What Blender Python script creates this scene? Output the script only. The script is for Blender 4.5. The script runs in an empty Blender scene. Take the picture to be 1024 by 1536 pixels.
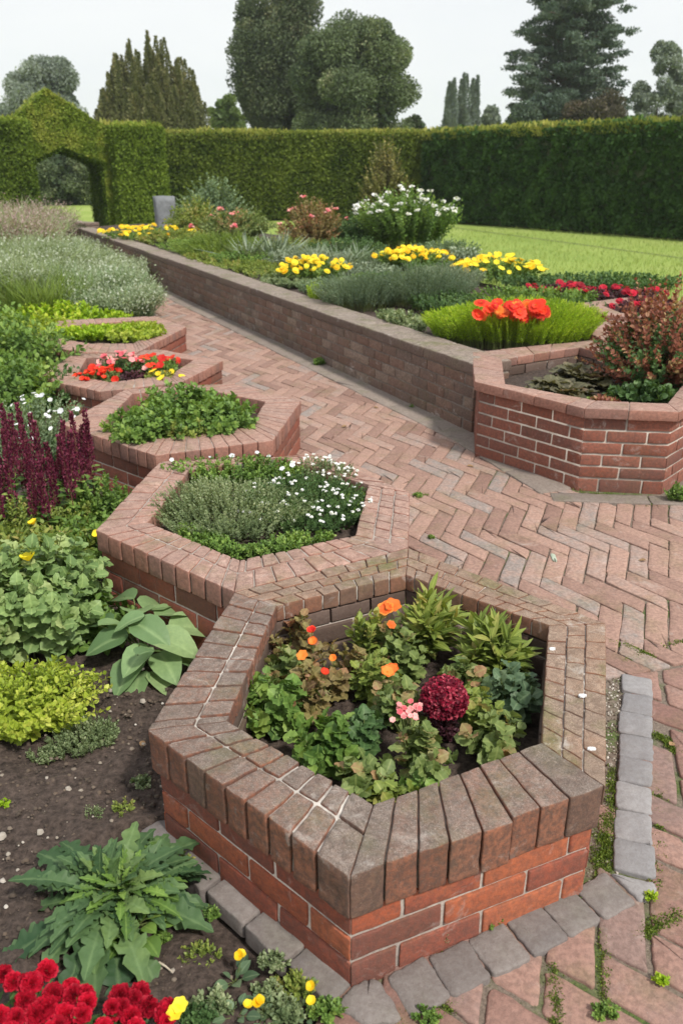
import bpy, math, random
import numpy as np
from mathutils import Vector
PI=math.pi; R=math.radians
S=bpy.context.scene; COL=S.collection
F=1250.0; TH=R(22.5); EYE=1.6
rng=np.random.default_rng(7)

def at(px,py,z=0.0):
    """ground-plan survey: the point at height z seen at a survey pixel"""
    a=(px-512)/F; b=(768-py)/F
    dx,dy,dz=a, math.cos(TH)+b*math.sin(TH), -math.sin(TH)+b*math.cos(TH)
    t=(z-EYE)/dz
    return np.array([dx*t,dy*t,z])
def topz(py,y,px=512):
    b=(768-py)/F
    dy,dz=math.cos(TH)+b*math.sin(TH), -math.sin(TH)+b*math.cos(TH)
    return EYE+dz/dy*y
def xat(px,py,y):
    b=(768-py)/F
    return (px-512)/F*y/(math.cos(TH)+b*math.sin(TH))
def nrm(v):
    v=np.asarray(v,float); n=np.linalg.norm(v,axis=-1,keepdims=True); n[n<1e-9]=1
    return v/n
def _h(ix,iy,iz,seed):
    h=(ix.astype(np.int64)*374761393+iy.astype(np.int64)*668265263+iz.astype(np.int64)*2147483647+seed*974634777)&0xffffffff
    h=((h^(h>>13))*1274126177)&0xffffffff
    return ((h^(h>>16))&0xffff)/65535.0
def vnoise(p,f=1.0,seed=0):
    p=np.asarray(p,float)*f; i=np.floor(p).astype(int); u=p-i; u=u*u*(3-2*u); r=0
    for a in (0,1):
        for b in (0,1):
            for c in (0,1):
                w=(u[:,0] if a else 1-u[:,0])*(u[:,1] if b else 1-u[:,1])*(u[:,2] if c else 1-u[:,2])
                r=r+w*_h(i[:,0]+a,i[:,1]+b,i[:,2]+c,seed)
    return r*2-1

class MB:
    def __init__(s): s.v=[];s.q=[];s.t=[];s.tint=[];s.mid=[];s.n=0
    def add(s,v,q=None,t=None,tint=0.5,mid=0.5):
        v=np.asarray(v,float).reshape(-1,3); k=len(v)
        if q is not None and len(q): s.q.append(np.asarray(q,int).reshape(-1,4)+s.n)
        if t is not None and len(t): s.t.append(np.asarray(t,int).reshape(-1,3)+s.n)
        s.v.append(v); s.tint.append(np.broadcast_to(np.asarray(tint,float),(k,)).copy()); s.mid.append(np.broadcast_to(np.asarray(mid,float),(k,)).copy())
        s.n+=k; return s
    def verts(s): return np.concatenate(s.v) if s.v else np.zeros((0,3))
    def displace(s,amp,f,seed=0):
        v=s.verts()
        for k in range(3): v[:,k]+=amp*vnoise(v+k*17.3,f,seed+k)
        s.v=[v]; s.tint=[np.concatenate(s.tint)]; s.mid=[np.concatenate(s.mid)]
        return s
    def build(s,name,mat,parent=None,smooth=True,sharp=None):
        v=s.verts()
        if parent is not None:
            v=v-np.array(parent.location)
            pp=parent.parent
            if pp is not None: v=v-np.array(pp.location)
        q=np.concatenate(s.q) if s.q else np.zeros((0,4),int)
        t=np.concatenate(s.t) if s.t else np.zeros((0,3),int)
        me=bpy.data.meshes.new(name)
        me.vertices.add(len(v)); me.vertices.foreach_set('co',v.astype(np.float32).ravel())
        nl=q.size+t.size; me.loops.add(nl); me.loops.foreach_set('vertex_index',np.concatenate([q.ravel(),t.ravel()]).astype(np.int32))
        npoly=len(q)+len(t); me.polygons.add(npoly)
        tot=np.concatenate([np.full(len(q),4),np.full(len(t),3)]).astype(np.int32)
        st=np.concatenate([[0],np.cumsum(tot)[:-1]]).astype(np.int32) if npoly else tot
        me.polygons.foreach_set('loop_start',st); me.polygons.foreach_set('loop_total',tot)
        me.polygons.foreach_set('use_smooth',np.full(npoly,smooth))
        me.update(calc_edges=True)
        for nm,arr in (('tint',s.tint),('mid',s.mid)):
            a=me.attributes.new(nm,'FLOAT','POINT'); a.data.foreach_set('value',np.concatenate(arr).astype(np.float32))
        if sharp: me.set_sharp_from_angle(angle=R(sharp))
        me.materials.append(mat)
        o=bpy.data.objects.new(name,me); COL.objects.link(o)
        if parent is not None: o.parent=parent
        return o
def tag(o,label=None,cat=None,group=None,kind=None):
    if label: o['label']=label
    if cat: o['category']=cat
    if group: o['group']=group
    if kind: o['kind']=kind
    return o
def thing(name,label,cat,loc,group=None):
    o=bpy.data.objects.new(name,None); COL.objects.link(o); o.empty_display_size=.05
    o.location=[float(c) for c in loc]; return tag(o,label,cat,group)
def copy_thing(root,loc,label,rz=0,sc=1.0):
    r=root.copy(); COL.objects.link(r); r.location=[float(c) for c in loc]; r.rotation_euler=(0,0,rz); r.scale=(sc,sc,sc); r['label']=label
    for ch in list(root.children):
        c=ch.copy(); COL.objects.link(c); c.parent=r
        for g in ch.children:
            d=g.copy(); COL.objects.link(d); d.parent=c
    return r

# ---------- materials
def new_mat(name):
    m=bpy.data.materials.new(name); m.use_nodes=True; nt=m.node_tree; nt.nodes.clear()
    out=nt.nodes.new('ShaderNodeOutputMaterial'); return m,nt,out
class N:
    def __init__(s,nt): s.nt=nt
    def n(s,t,ins=None,**kw):
        nd=s.nt.nodes.new('ShaderNode'+t)
        for k,v in kw.items(): setattr(nd,k,v)
        for k,v in (ins or {}).items():
            if isinstance(v,bpy.types.NodeSocket): s.nt.links.new(v,nd.inputs[k])
            else:
                if isinstance(v,tuple) and len(v)==3 and nd.inputs[k].type=='RGBA': v=(*v,1)
                nd.inputs[k].default_value=v
        return nd
    def noise(s,scale,detail=4,rough=.6,vec=None,dist=0):
        i={'Scale':scale,'Detail':detail,'Roughness':rough,'Distortion':dist}
        if vec is None: vec=s.n('TexCoord').outputs['Object']
        i['Vector']=vec
        return s.n('TexNoise',i).outputs['Fac']
    def ramp(s,fac,stops,interp='LINEAR'):
        nd=s.nt.nodes.new('ShaderNodeValToRGB'); nd.color_ramp.interpolation=interp
        e=nd.color_ramp.elements
        while len(e)<len(stops): e.new(.5)
        for k,(p,c) in enumerate(stops):
            e[k].position=p
            if not isinstance(c,tuple): c=(c,c,c)
            e[k].color=(*c[:3],1)
        s.nt.links.new(fac,nd.inputs[0]); return nd.outputs[0]
    def mix(s,fac,a,b,mode='MIX'):
        nd=s.nt.nodes.new('ShaderNodeMix'); nd.data_type='RGBA'; nd.blend_type=mode
        for idx,v in ((0,fac),(6,a),(7,b)):
            if isinstance(v,bpy.types.NodeSocket): s.nt.links.new(v,nd.inputs[idx])
            else: nd.inputs[idx].default_value=(*v,1) if isinstance(v,tuple) else v
        return nd.outputs[2]
    def math(s,op,a,b=0.0,clamp=False):
        nd=s.nt.nodes.new('ShaderNodeMath'); nd.operation=op; nd.use_clamp=clamp
        for idx,v in ((0,a),(1,b)):
            if isinstance(v,bpy.types.NodeSocket): s.nt.links.new(v,nd.inputs[idx])
            else: nd.inputs[idx].default_value=v
        return nd.outputs[0]
    def attr(s,name): return s.n('Attribute',attribute_name=name).outputs['Fac']
    def bump(s,h,strength=.4,dist=.003,normal=None):
        i={'Height':h,'Strength':strength,'Distance':dist}
        if normal is not None: i['Normal']=normal
        return s.n('Bump',i).outputs['Normal']

def leaf_mat(name,dark,light,accent=None,rough=.5,trans=.3,vein=.0,nscale=9.,spec=.3):
    """leaf: tint 0..1 runs dark -> light, above .85 the accent colour"""
    m,nt,out=new_mat(name); g=N(nt)
    t=g.attr('tint'); nz=g.noise(nscale,2)
    t2=g.math('ADD',t,g.math('MULTIPLY',g.math('SUBTRACT',nz,.5),.5),True)
    st=[(0.05,dark),(.75,light)]
    if accent: st=[(0.05,dark),(.66,light),(.86,accent)]
    c=g.ramp(t2,st)
    if vein:
        mid=g.attr('mid')
        f=g.ramp(mid,[(0.0,vein),(.2,0.0)])
        c=g.mix(f,c,(min(1,light[0]*2.2+.05),min(1,light[1]*1.9+.06),min(1,light[2]*2+.04)))
        fine=g.noise(60,2); c=g.mix(g.ramp(fine,[(.35,.25),(.65,0.)]),c,dark)
    p=g.n('BsdfPrincipled',{'Base Color':c,'Roughness':rough,'Specular IOR Level':spec})
    if vein:
        nt.links.new(g.bump(g.noise(70,2),.25,.004),p.inputs['Normal'])
    tc=g.mix(1.0,c,(1.35,1.25,.6),'MULTIPLY')
    tr=g.n('BsdfTranslucent',{'Color':tc})
    mx=g.n('MixShader',{0:trans,1:p.outputs[0],2:tr.outputs[0]})
    nt.links.new(mx.outputs[0],out.inputs[0]); return m
def plain_mat(name,c1,c2,scale=20,rough=.8,bump=.3,dist=.003,tint=0.0,spec=.3):
    m,nt,out=new_mat(name); g=N(nt)
    n1=g.noise(scale,6,.65); c=g.ramp(n1,[(.3,c1),(.7,c2)])
    if tint:
        t=g.attr('tint'); c=g.mix(g.math('MULTIPLY',t,tint),c,tuple(x*.45 for x in c1))
    p=g.n('BsdfPrincipled',{'Base Color':c,'Roughness':rough,'Specular IOR Level':spec})
    nt.links.new(g.bump(n1,bump,dist),p.inputs['Normal']); nt.links.new(p.outputs[0],out.inputs[0]); return m
def brick_mat(name,stops,top=None,topamt=.85,speck=.35,moss=.0,eff=0.0,big=3.0,gr=.4):
    """fired clay: colour per brick from tint, soot/lichen film lying on upward faces, pale specks"""
    m,nt,out=new_mat(name); g=N(nt)
    t=g.attr('tint'); mott=g.noise(14,5,.7); fine=g.noise(330,3,.8); mid=g.noise(70,4,.7); bign=g.noise(big,4,.6)
    t2=g.math('ADD',t,g.math('MULTIPLY',g.math('SUBTRACT',mott,.5),.7),True)
    c=g.ramp(t2,stops)
    c=g.mix(g.ramp(mid,[(.40,gr),(.62,0.)]),c,(.09,.06,.05))
    nz=g.n('SeparateXYZ',{0:g.n('NewGeometry').outputs['Normal']}).outputs[2]
    if top:
        up=g.ramp(nz,[(.45,0.),(.9,1.)])
        w=g.math('MULTIPLY',up,g.ramp(g.math('ADD',g.math('MULTIPLY',bign,.6),g.math('MULTIPLY',mott,.4)),[(.3,topamt),(.62,topamt*.55)]))
        tc=g.ramp(fine,[(.3,tuple(x*.35 for x in top)),(.5,top),(.72,tuple(min(1,x*2.1) for x in top))])
        tc=g.mix(g.ramp(g.noise(34,5,.75,dist=.6),[(.38,.75),(.56,0.)]),tc,tuple(x*.42 for x in top)); tc=g.mix(g.ramp(g.noise(11,5,.8,dist=1.5),[(.56,0.),(.66,.5)]),tc,tuple(min(1,x*1.9) for x in top))
        c=g.mix(w,c,tc)
    c=g.mix(g.ramp(fine,[(.6,0.),(.75,speck)]),c,(.5,.45,.4))
    c=g.mix(g.ramp(fine,[(.28,.45),(.4,0.)]),c,(.03,.022,.018))
    if moss:
        mm=g.math('MULTIPLY',g.ramp(g.noise(5,5,.65),[(.5,0.),(.68,moss)]),g.ramp(nz,[(.3,.25),(.8,1.)]))
        c=g.mix(mm,c,g.ramp(mid,[(.3,(.05,.07,.015)),(.7,(.16,.17,.05))]))
    if eff:
        ee=g.ramp(g.noise(9,6,.75,dist=1.),[(.58,0.),(.72,eff)]); c=g.mix(ee,c,(.55,.52,.48))
    p=g.n('BsdfPrincipled',{'Base Color':c,'Roughness':.88,'Specular IOR Level':.25})
    h=g.math('ADD',g.math('MULTIPLY',fine,.35),g.math('ADD',g.math('MULTIPLY',mid,.8),mott))
    nt.links.new(g.bump(h,.75,.0035),p.inputs['Normal']); nt.links.new(p.outputs[0],out.inputs[0]); return m

# ---------- solids
_cube={}
def cube_t(nx,ny,nz):
    k=(nx,ny,nz)
    if k in _cube: return _cube[k]
    idx={};pts=[];q=[]
    def vid(a):
        if a not in idx: idx[a]=len(pts);pts.append(a)
        return idx[a]
    dims=(nx,ny,nz)
    for ax in range(3):
        u,v=[(1,2),(2,0),(0,1)][ax]
        for side in (0,dims[ax]-1):
            for i in range(dims[u]-1):
                for j in range(dims[v]-1):
                    c=[]
                    for di,dj in ((0,0),(1,0),(1,1),(0,1)):
                        a=[0,0,0]; a[ax]=side;a[u]=i+di;a[v]=j+dj; c.append(vid(tuple(a)))
                    q.append(c if side else c[::-1])
    _cube[k]=(np.array(pts),np.array(q)); return _cube[k]
def axis(h,r,n):
    """coordinates -h..h, with two steps in each rounded edge and n inside"""
    return np.concatenate([[-h,-h+r*.35,-h+r],np.linspace(-h+r,h-r,n+2)[1:-1],[h-r,h-r*.35,h]])
def brick(mb,o0,o1,i1,i0,z0,z1,r=.005,res=(0,0,0),tint=None,tilt=0.0):
    o0,o1,i0,i1=[np.array(p[:2],float) for p in (o0,o1,i0,i1)]
    L=(np.linalg.norm(o1-o0)+np.linalg.norm(i1-i0))/2; D=np.linalg.norm((i0+i1-o0-o1)/2); Hh=z1-z0
    if L<.012 or D<.01: return
    r=min(r,L*.3,D*.3,Hh*.3)
    ax=[axis(L/2,r,res[0]),axis(D/2,r,res[1]),axis(Hh/2,r,res[2])]
    P,q=cube_t(len(ax[0]),len(ax[1]),len(ax[2]))
    p=np.stack([ax[k][P[:,k]] for k in range(3)],1); h=np.array([L,D,Hh])/2
    c=np.clip(p,-(h-r),h-r); d=p-c; p=c+nrm(d)*r*(np.linalg.norm(d,axis=1,keepdims=True)>1e-9)
    a=p[:,0]/L+.5; b=p[:,1]/D+.5
    xy=(1-b)[:,None]*((1-a)[:,None]*o0+a[:,None]*o1)+b[:,None]*((1-a)[:,None]*i0+a[:,None]*i1)
    z=(z0+z1)/2+p[:,2]+tilt*(a-.5)*L
    mb.add(np.column_stack([xy,z]),q=q,tint=random.random() if tint is None else tint)
def lerp(a,b,t): return np.asarray(a)*(1-t)+np.asarray(b)*t
def row(mb,o0,o1,i0,i1,cuts,g,z0,z1,r=.005,res=(0,0,0),jz=0.,tints=None,jo=0.):
    """bricks between an outer and an inner edge, cut at fractions of the length"""
    L=np.linalg.norm(np.asarray(o1)-np.asarray(o0))
    for k in range(len(cuts)-1):
        a=cuts[k]+(g/2/L if k>0 else .001); b=cuts[k+1]-(g/2/L if k<len(cuts)-2 else .001)
        if b-a<.01: continue
        dz=random.uniform(-jz,jz); e=random.uniform(-jo,jo)/.2
        q=[lerp(o0,o1,a),lerp(o0,o1,b),lerp(i0,i1,b),lerp(i0,i1,a)]
        q=[lerp(q[0],q[3],e),lerp(q[1],q[2],e),q[2],q[3]]
        brick(mb,*q,z0,z1+dz,r,res,tint=None if tints is None else tints(k),tilt=random.uniform(-1,1)*jz*2)
def cutsof(L,w,off=0.,jit=.06):
    c=[0.];x=w*off if off else w
    while x<L-w*.3: c.append(x/L+random.uniform(-jit,jit)*w/L*.5); x+=w
    c.append(1.); return c
def offset_poly(pts,d):
    """inset a counter-clockwise polygon by d"""
    n=len(pts);out=[]
    for i in range(n):
        a,b,c=[np.array(pts[(i+k)%n][:2],float) for k in (-1,0,1)]
        e1=nrm(b-a);e2=nrm(c-b); n1=np.array([-e1[1],e1[0]]);n2=np.array([-e2[1],e2[0]])
        m=n1+n2; m=m/np.dot(m,m)*2 if np.dot(m,m)>1e-6 else n1
        out.append(b+m*d)
    return out
def ring_solid(mb,outer,inner,z0,z1,tint=.5):
    n=len(outer);v=[]
    for z in (z0,z1):
        for p in outer: v.append((p[0],p[1],z))
        for p in inner: v.append((p[0],p[1],z))
    q=[]
    for i in range(n):
        j=(i+1)%n
        q+= [(i,j,2*n+j,2*n+i),(n+j,n+i,3*n+i,3*n+j),(2*n+i,2*n+j,3*n+j,3*n+i)]
    mb.add(v,q=q,tint=tint)
def round_poly(pts,k=5,cr=.012,jit=.0015):
    n=len(pts);out=[]
    for i in range(n):
        a,b,c=[np.array(pts[(i+m)%n][:2],float) for m in (-1,0,1)]
        la,lc=np.linalg.norm(a-b),np.linalg.norm(c-b)
        if la<1e-4 or lc<1e-4: continue
        ra=min(cr,la*.4);rc=min(cr,lc*.4)
        p0=b+(a-b)/la*ra;p2=b+(c-b)/lc*rc
        for t in (0,.33,.67,1): out.append((1-t)**2*p0+2*t*(1-t)*(b*.8+(p0+p2)/2*.2)+t*t*p2)
        # points along the edge b->c
        rn=min(cr,lc*.4); p3=c+(b-c)/lc*rn
        for t in np.linspace(0,1,k+2)[1:-1]: out.append(lerp(p2,p3,t))
    o=np.array(out); o+=rng.normal(0,jit,o.shape); return o
def slab(mb,poly,z0,z1,bev=.005,tint=None,dome=.0,cr=.012,jit=.0015,tilt=0.003,k=5):
    o=round_poly(poly,k,cr,jit); n=len(o); c=o.mean(0); d=nrm(c-o); v=[];
    tx,ty=random.uniform(-tilt,tilt)*4,random.uniform(-tilt,tilt)*4
    rings=[(z0,0),(z1-bev,0),(z1-bev*.35,bev*.3),(z1,bev),(z1+dome*.6,None)]
    for z,ins in rings:
        pp=o+d*ins if ins is not None else lerp(o,c,.45)
        for p in pp: v.append((p[0],p[1],z+(tx*(p[0]-c[0])+ty*(p[1]-c[1]) if z>z0 else 0)))
    v.append((c[0],c[1],z1+dome))
    q=[];t=[]
    for r_ in range(len(rings)-1):
        for i in range(n):
            j=(i+1)%n; q.append((r_*n+i,r_*n+j,(r_+1)*n+j,(r_+1)*n+i))
    b=(len(rings)-1)*n
    for i in range(n): t.append((b+i,b+(i+1)%n,len(v)-1))
    mb.add(v,q=q,t=t,tint=random.random() if tint is None else tint)
def clip(poly,a,n):
    """keep the side of the line through a where (p-a).n >= 0"""
    out=[];m=len(poly)
    for i in range(m):
        p,q=poly[i],poly[(i+1)%m]; dp=np.dot(p-a,n);dq=np.dot(q-a,n)
        if dp>=0: out.append(p)
        if dp*dq<0: out.append(p+(q-p)*(dp/(dp-dq)))
    return out
def area(p): return .5*abs(sum(p[i][0]*p[(i+1)%len(p)][1]-p[(i+1)%len(p)][0]*p[i][1] for i in range(len(p))))
def inside(p,poly):
    c=False;n=len(poly);j=n-1
    for i in range(n):
        if (poly[i][1]>p[1])!=(poly[j][1]>p[1]) and p[0]<(poly[j][0]-poly[i][0])*(p[1]-poly[i][1])/(poly[j][1]-poly[i][1])+poly[i][0]: c=not c
        j=i
    return c

# ---------- leaves
def leaf_t(prof,droop=.15,cup=.12,cols=1,wave=0.):
    """prof: list of (y, halfwidth); returns verts, quads, mid"""
    v=[];m=[]; nc=2*cols+1
    for k,(y,w) in enumerate(prof):
        for c in range(nc):
            s=(c-cols)/cols
            v.append((s*w, y-(abs(s)*w*.15), -droop*y*y+cup*abs(s)*w*2+wave*w*math.sin(k*2.1+c*1.7)*abs(s))); m.append(abs(s))
    q=[]
    for k in range(len(prof)-1):
        for c in range(nc-1):
            a=k*nc+c; q.append((a,a+1,a+nc+1,a+nc))
    return np.array(v),np.array(q),None,np.array(m)
T_small=(np.array([(0,0,0),(.3,.45,.1),(0,1,-.05),(-.3,.45,.1)]),None,np.array([(0,1,2),(0,2,3)]),np.array([0,1,0,1.]))
T_thin=(np.array([(0,0,0),(.11,.4,.03),(0,1,-.08),(-.11,.4,.03)]),None,np.array([(0,1,2),(0,2,3)]),np.array([0,1,0,1.]))
T_card=(np.array([(-.4,0,0),(.4,.1,.1),(.5,.9,0),(-.3,1,.1)]),np.array([(0,1,2,3)]),None,np.array([.5,.5,.5,.5]))
T_oval=leaf_t([(0,.03),(.18,.24),(.42,.36),(.68,.31),(.88,.16),(1,.01)],.18,.14)
T_round=leaf_t([(0,.06),(.08,.3),(.3,.46),(.55,.48),(.8,.36),(.95,.16),(1,.02)],.15,.1,2,.12)
T_hosta=leaf_t([(0,.05),(.07,.22),(.22,.36),(.42,.41),(.62,.37),(.8,.26),(.93,.12),(1,.01)],.28,.16,2,.05)
T_lobed=leaf_t([(0,.02),(.15,.1),(.2,.26),(.3,.16),(.38,.38),(.5,.24),(.56,.42),(.7,.25),(.76,.3),(.9,.12),(1,.01)],.25,.12,1,.1)
def _lob(n,k,env):
    o=[]
    for i in range(n+1):
        y=i/n; s=abs(math.sin(PI*k*(y**.9))); o.append((y,max(.006,env(y)*(.3+.7*s**.7))))
    return o
T_jag=leaf_t(_lob(26,5.5,lambda y:.24*math.sin(PI*min(1,y*.93+.05))**.8*(.35+.8*y) if y<.97 else .01),.38,.2,2,.22)
T_old=leaf_t([(0,.015),(.12,.02),(.19,.07),(.23,.03),(.3,.12),(.34,.17),(.38,.05),(.46,.15),(.51,.21),(.55,.08),(.63,.16),(.68,.2),(.72,.1),(.8,.13),(.84,.13),(.88,.07),(1,.005)],.38,.18,2,.16)
T_lance=leaf_t([(0,.02),(.25,.1),(.5,.13),(.75,.09),(1,.005)],.2,.1)
T_blade=leaf_t([(0,.014),(.3,.014),(.6,.011),(.85,.006),(1,.001)],.35,.0)
T_spike=leaf_t([(0,.03),(.3,.035),(.65,.025),(1,.002)],.1,.1)
T_petal=leaf_t([(0,.06),(.35,.24),(.7,.34),(.9,.26),(1,.08)],-.1,.12)
def flower_t(n,w,tilt,lenj=0.):
    vs=[];qs=[];ms=[];k=0
    pv,pq,_,pm=leaf_t([(0.05,.08*w),(.5,.3*w),(.85,.3*w),(1,.1*w)],.15,.1)
    for i in range(n):
        a=2*PI*i/n; ca,sa=math.cos(a),math.sin(a); ct,st=math.cos(tilt),math.sin(tilt)
        y=pv[:,1]*ct-pv[:,2]*st; z=pv[:,1]*st+pv[:,2]*ct; x=pv[:,0]
        vs.append(np.column_stack([x*ca-y*sa,x*sa+y*ca,z])); qs.append(pq+k); ms.append(pv[:,1]); k+=len(pv)
    return np.concatenate(vs),np.concatenate(qs),None,np.concatenate(ms)
T_fl5=flower_t(5,1.5,.25); T_fl6=flower_t(6,1.3,.5); T_fl12=flower_t(13,.75,.2); T_cup=flower_t(5,1.7,.9)
def inst(mb,T,pos,yd,up,sc,tint):
    """stamp the template at every position"""
    pos=np.asarray(pos,float).reshape(-1,3); n=len(pos)
    if n==0: return
    tv,tq,tt,tm=T; y=nrm(np.broadcast_to(yd,(n,3))); x=nrm(np.cross(y,np.broadcast_to(up,(n,3)))); z=np.cross(x,y)
    sc=np.broadcast_to(np.asarray(sc,float),(n,)) if np.ndim(sc)<2 else sc
    s3=np.repeat(sc[:,None],3,1) if sc.ndim==1 else sc
    v=pos[:,None,:]+(tv[None,:,0,None]*s3[:,None,0,None])*x[:,None]+(tv[None,:,1,None]*s3[:,None,1,None])*y[:,None]+(tv[None,:,2,None]*s3[:,None,2,None])*z[:,None]
    k=len(tv); off=(np.arange(n)*k)
    q=None if tq is None else (tq[None]+off[:,None,None]).reshape(-1,4)
    t=None if tt is None else (tt[None]+off[:,None,None]).reshape(-1,3)
    mb.add(v.reshape(-1,3),q=q,t=t,tint=np.repeat(np.broadcast_to(tint,(n,)),k),mid=np.tile(tm,n))
def rdir(n): return nrm(rng.normal(size=(n,3)))
def tubes(mb,P,r0,r1,sides=4,tint=.5):
    """P (n,k,3): n polylines with k points -> tapered tubes"""
    P=np.asarray(P,float); n,k,_=P.shape
    T=np.gradient(P,axis=1); T=nrm(T)
    ref=np.where(np.abs(T[...,2:3])>.9,np.array([1.,0,0]),np.array([0,0,1.])); X=nrm(np.cross(T,ref)); Y=np.cross(T,X)
    r=np.broadcast_to(np.asarray(r0,float).reshape(-1,1),(n,1))*(1-np.linspace(0,1,k))[None]+np.broadcast_to(np.asarray(r1,float).reshape(-1,1),(n,1))*np.linspace(0,1,k)[None]
    a=np.arange(sides)*2*PI/sides
    V=P[:,:,None]+r[:,:,None,None]*(np.cos(a)[None,None,:,None]*X[:,:,None]+np.sin(a)[None,None,:,None]*Y[:,:,None])
    q=[]
    for j in range(k-1):
        for s in range(sides):
            s2=(s+1)%sides; q.append((j*sides+s,j*sides+s2,(j+1)*sides+s2,(j+1)*sides+s))
    q=np.array(q); off=np.arange(n)*k*sides
    mb.add(V.reshape(-1,3),q=(q[None]+off[:,None,None]).reshape(-1,4),tint=tint)
def shoots(L,St,c,rx,ry,H,ns,nl,size,T=T_small,spread=.55,lean=1.,t0=.2,ang=55,stem=.0015,flat=.5,tj=.5,hj=.25,rot=0.,taper=.4,clump=.35,updir=.0):
    """ns leafy shoots rising from around c and fanning into a dome rx,ry,H; returns tips and directions"""
    c=np.asarray(c,float); a=rng.random(ns)*2*PI; rr=np.sqrt(rng.random(ns))
    ux=rr*np.cos(a);uy=rr*np.sin(a); cr,sr=math.cos(rot),math.sin(rot)
    ox=(ux*rx*cr-uy*ry*sr);oy=(ux*rx*sr+uy*ry*cr)
    h=H*(1-rr**2*(1-flat))*(1-hj*rng.random(ns)); off=np.column_stack([ox,oy,0*ox])
    nz=vnoise(np.column_stack([ox,oy,0*ox])+c,2.2/max(rx,.05)*.8,3); h*=1+nz*.18
    base=c+off*spread; tip=c+off*(spread+(1-spread)*lean)+np.column_stack([0*h,0*h,h])+rng.normal(0,.04*H,(ns,3))*[1,1,.3]
    ctl=base+(tip-base)*[.35,.35,.65]
    def pt(t): t=t[...,None]; return (1-t)**2*base[:,None]+2*t*(1-t)*ctl[:,None]+t*t*tip[:,None]
    tt=np.broadcast_to(np.linspace(0,1,5),(ns,5)); Pp=pt(tt)
    if St is not None: tubes(St,Pp,stem*1.3,stem*.5,3,tint=rng.random())
    tl=t0+(1-t0)*(np.arange(nl)+rng.random((ns,nl))*.8)/nl; tl=np.clip(tl,0,1); pos=pt(tl)
    tg=nrm(2*(1-tl[...,None])*(ctl-base)[:,None]+2*tl[...,None]*(tip-ctl)[:,None])
    ph=np.arange(nl)[None]*2.4+rng.random((ns,1))*6.3+rng.random((ns,nl))*.6
    e1=nrm(np.cross(tg,[0.3,.2,1.])); e2=np.cross(tg,e1)
    rad=e1*np.cos(ph)[...,None]+e2*np.sin(ph)[...,None]
    an=R(ang)*(1-.55*tl[...,None]**2)*(1+rng.normal(0,.15,tl.shape)[...,None]); yd=tg*np.cos(an)+rad*np.sin(an); yd=nrm(yd+np.array([0,0,updir]))
    sc=size*(1-taper*tl**2)*(.7+.6*rng.random(tl.shape))
    ct=np.clip(.5+clump*vnoise(tip,6.0/max(rx,.1)*.5,11)*1.5,0,1)
    ti=np.clip(ct[:,None]*(1-tj)+tj*rng.random(tl.shape)+.18*(tl-.6),0,.98)
    inst(L,T,pos.reshape(-1,3),yd.reshape(-1,3),(tg*1.0+rng.normal(0,.25,tg.shape)).reshape(-1,3),sc.ravel(),ti.ravel())
    return tip,nrm(tip-ctl)
def rosette(L,St,c,n,rl,size,T,el=(10,75),pet=.5,tj=.5,stem=.003,droopy=0.,az=None,tint=None):
    """leaves on stalks rising from one crown, inner ones upright and outer ones low"""
    c=np.asarray(c,float); k=np.arange(n); u=(k+.5)/n
    A=k*2.39996+rng.normal(0,.3,n) if az is None else az; E=R(el[1])*(1-u)+R(el[0])*u+rng.normal(0,.1,n)
    d=np.column_stack([np.cos(A)*np.cos(E),np.sin(A)*np.cos(E),np.sin(E)])
    ln=rl*(.55+.5*u)*(.8+.4*rng.random(n)); st=ln*pet
    p1=c+d*st[:,None]
    if St is not None:
        tubes(St,np.stack([c+0*d,c+d*(st*.5)[:,None]+[0,0,.003],p1],1),stem,stem*.6,4)
    yd=nrm(d*[1,1,.6]+[0,0,-droopy]); upv=nrm(np.array([0,0,1.])+rng.normal(0,.18,(n,3))-d*.2)
    s=size*(.6+.5*u)*(.8+.4*rng.random(n)); ti=np.clip((1-u)*.5*(1-tj)+.25+tj*(rng.random(n)-.3),0,.98) if tint is None else tint
    inst(L,T,p1,yd,upv,s,ti); return p1
def balls(mb,P,r,npet,psz,T=T_thin,tint=None,lo=-.3):
    """pompom flower heads: petals all round"""
    for p in np.asarray(P).reshape(-1,3):
        k=np.arange(npet)+.5; z=1-(1-lo)*k/npet; a=k*2.39996; s=np.sqrt(np.clip(1-z*z,0,1)); d=np.column_stack([s*np.cos(a),s*np.sin(a),z])
        rr=r*(.9+.2*rng.random()); t=(rng.random() if tint is None else tint)
        inst(mb,T,p+d*rr*.25,nrm(d+rng.normal(0,.15,d.shape)),rdir(npet),rr*psz*(.85+.3*rng.random(npet)),np.clip(t*.6+.4*rng.random(npet),0,.98))
random.seed(4)
# ---------- render, camera, light
cam=bpy.data.cameras.new('camera'); co=bpy.data.objects.new('camera',cam); COL.objects.link(co); S.camera=co
co.location=(0,0,EYE); co.rotation_euler=(PI/2-TH,0,0)
cam.sensor_fit='VERTICAL'; cam.sensor_height=36; cam.lens=36*F/1536; cam.clip_end=2000; cam.clip_start=.05
cam.dof.use_dof=True; cam.dof.focus_distance=2.6; cam.dof.aperture_fstop=4.8
S.view_settings.view_transform='Standard'; S.view_settings.look='None'; S.view_settings.exposure=0.5; S.view_settings.gamma=1
S.cycles.max_bounces=6; S.cycles.transparent_max_bounces=4; S.cycles.diffuse_bounces=3; S.cycles.glossy_bounces=2; S.cycles.transmission_bounces=3
w=bpy.data.worlds.new('World'); S.world=w; w.use_nodes=True; nt=w.node_tree; nt.nodes.clear(); g=N(nt)
SUN_EL=R(52); SUN_AZ=R(140)     # azimuth from +y clockwise: behind the camera to the right
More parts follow.
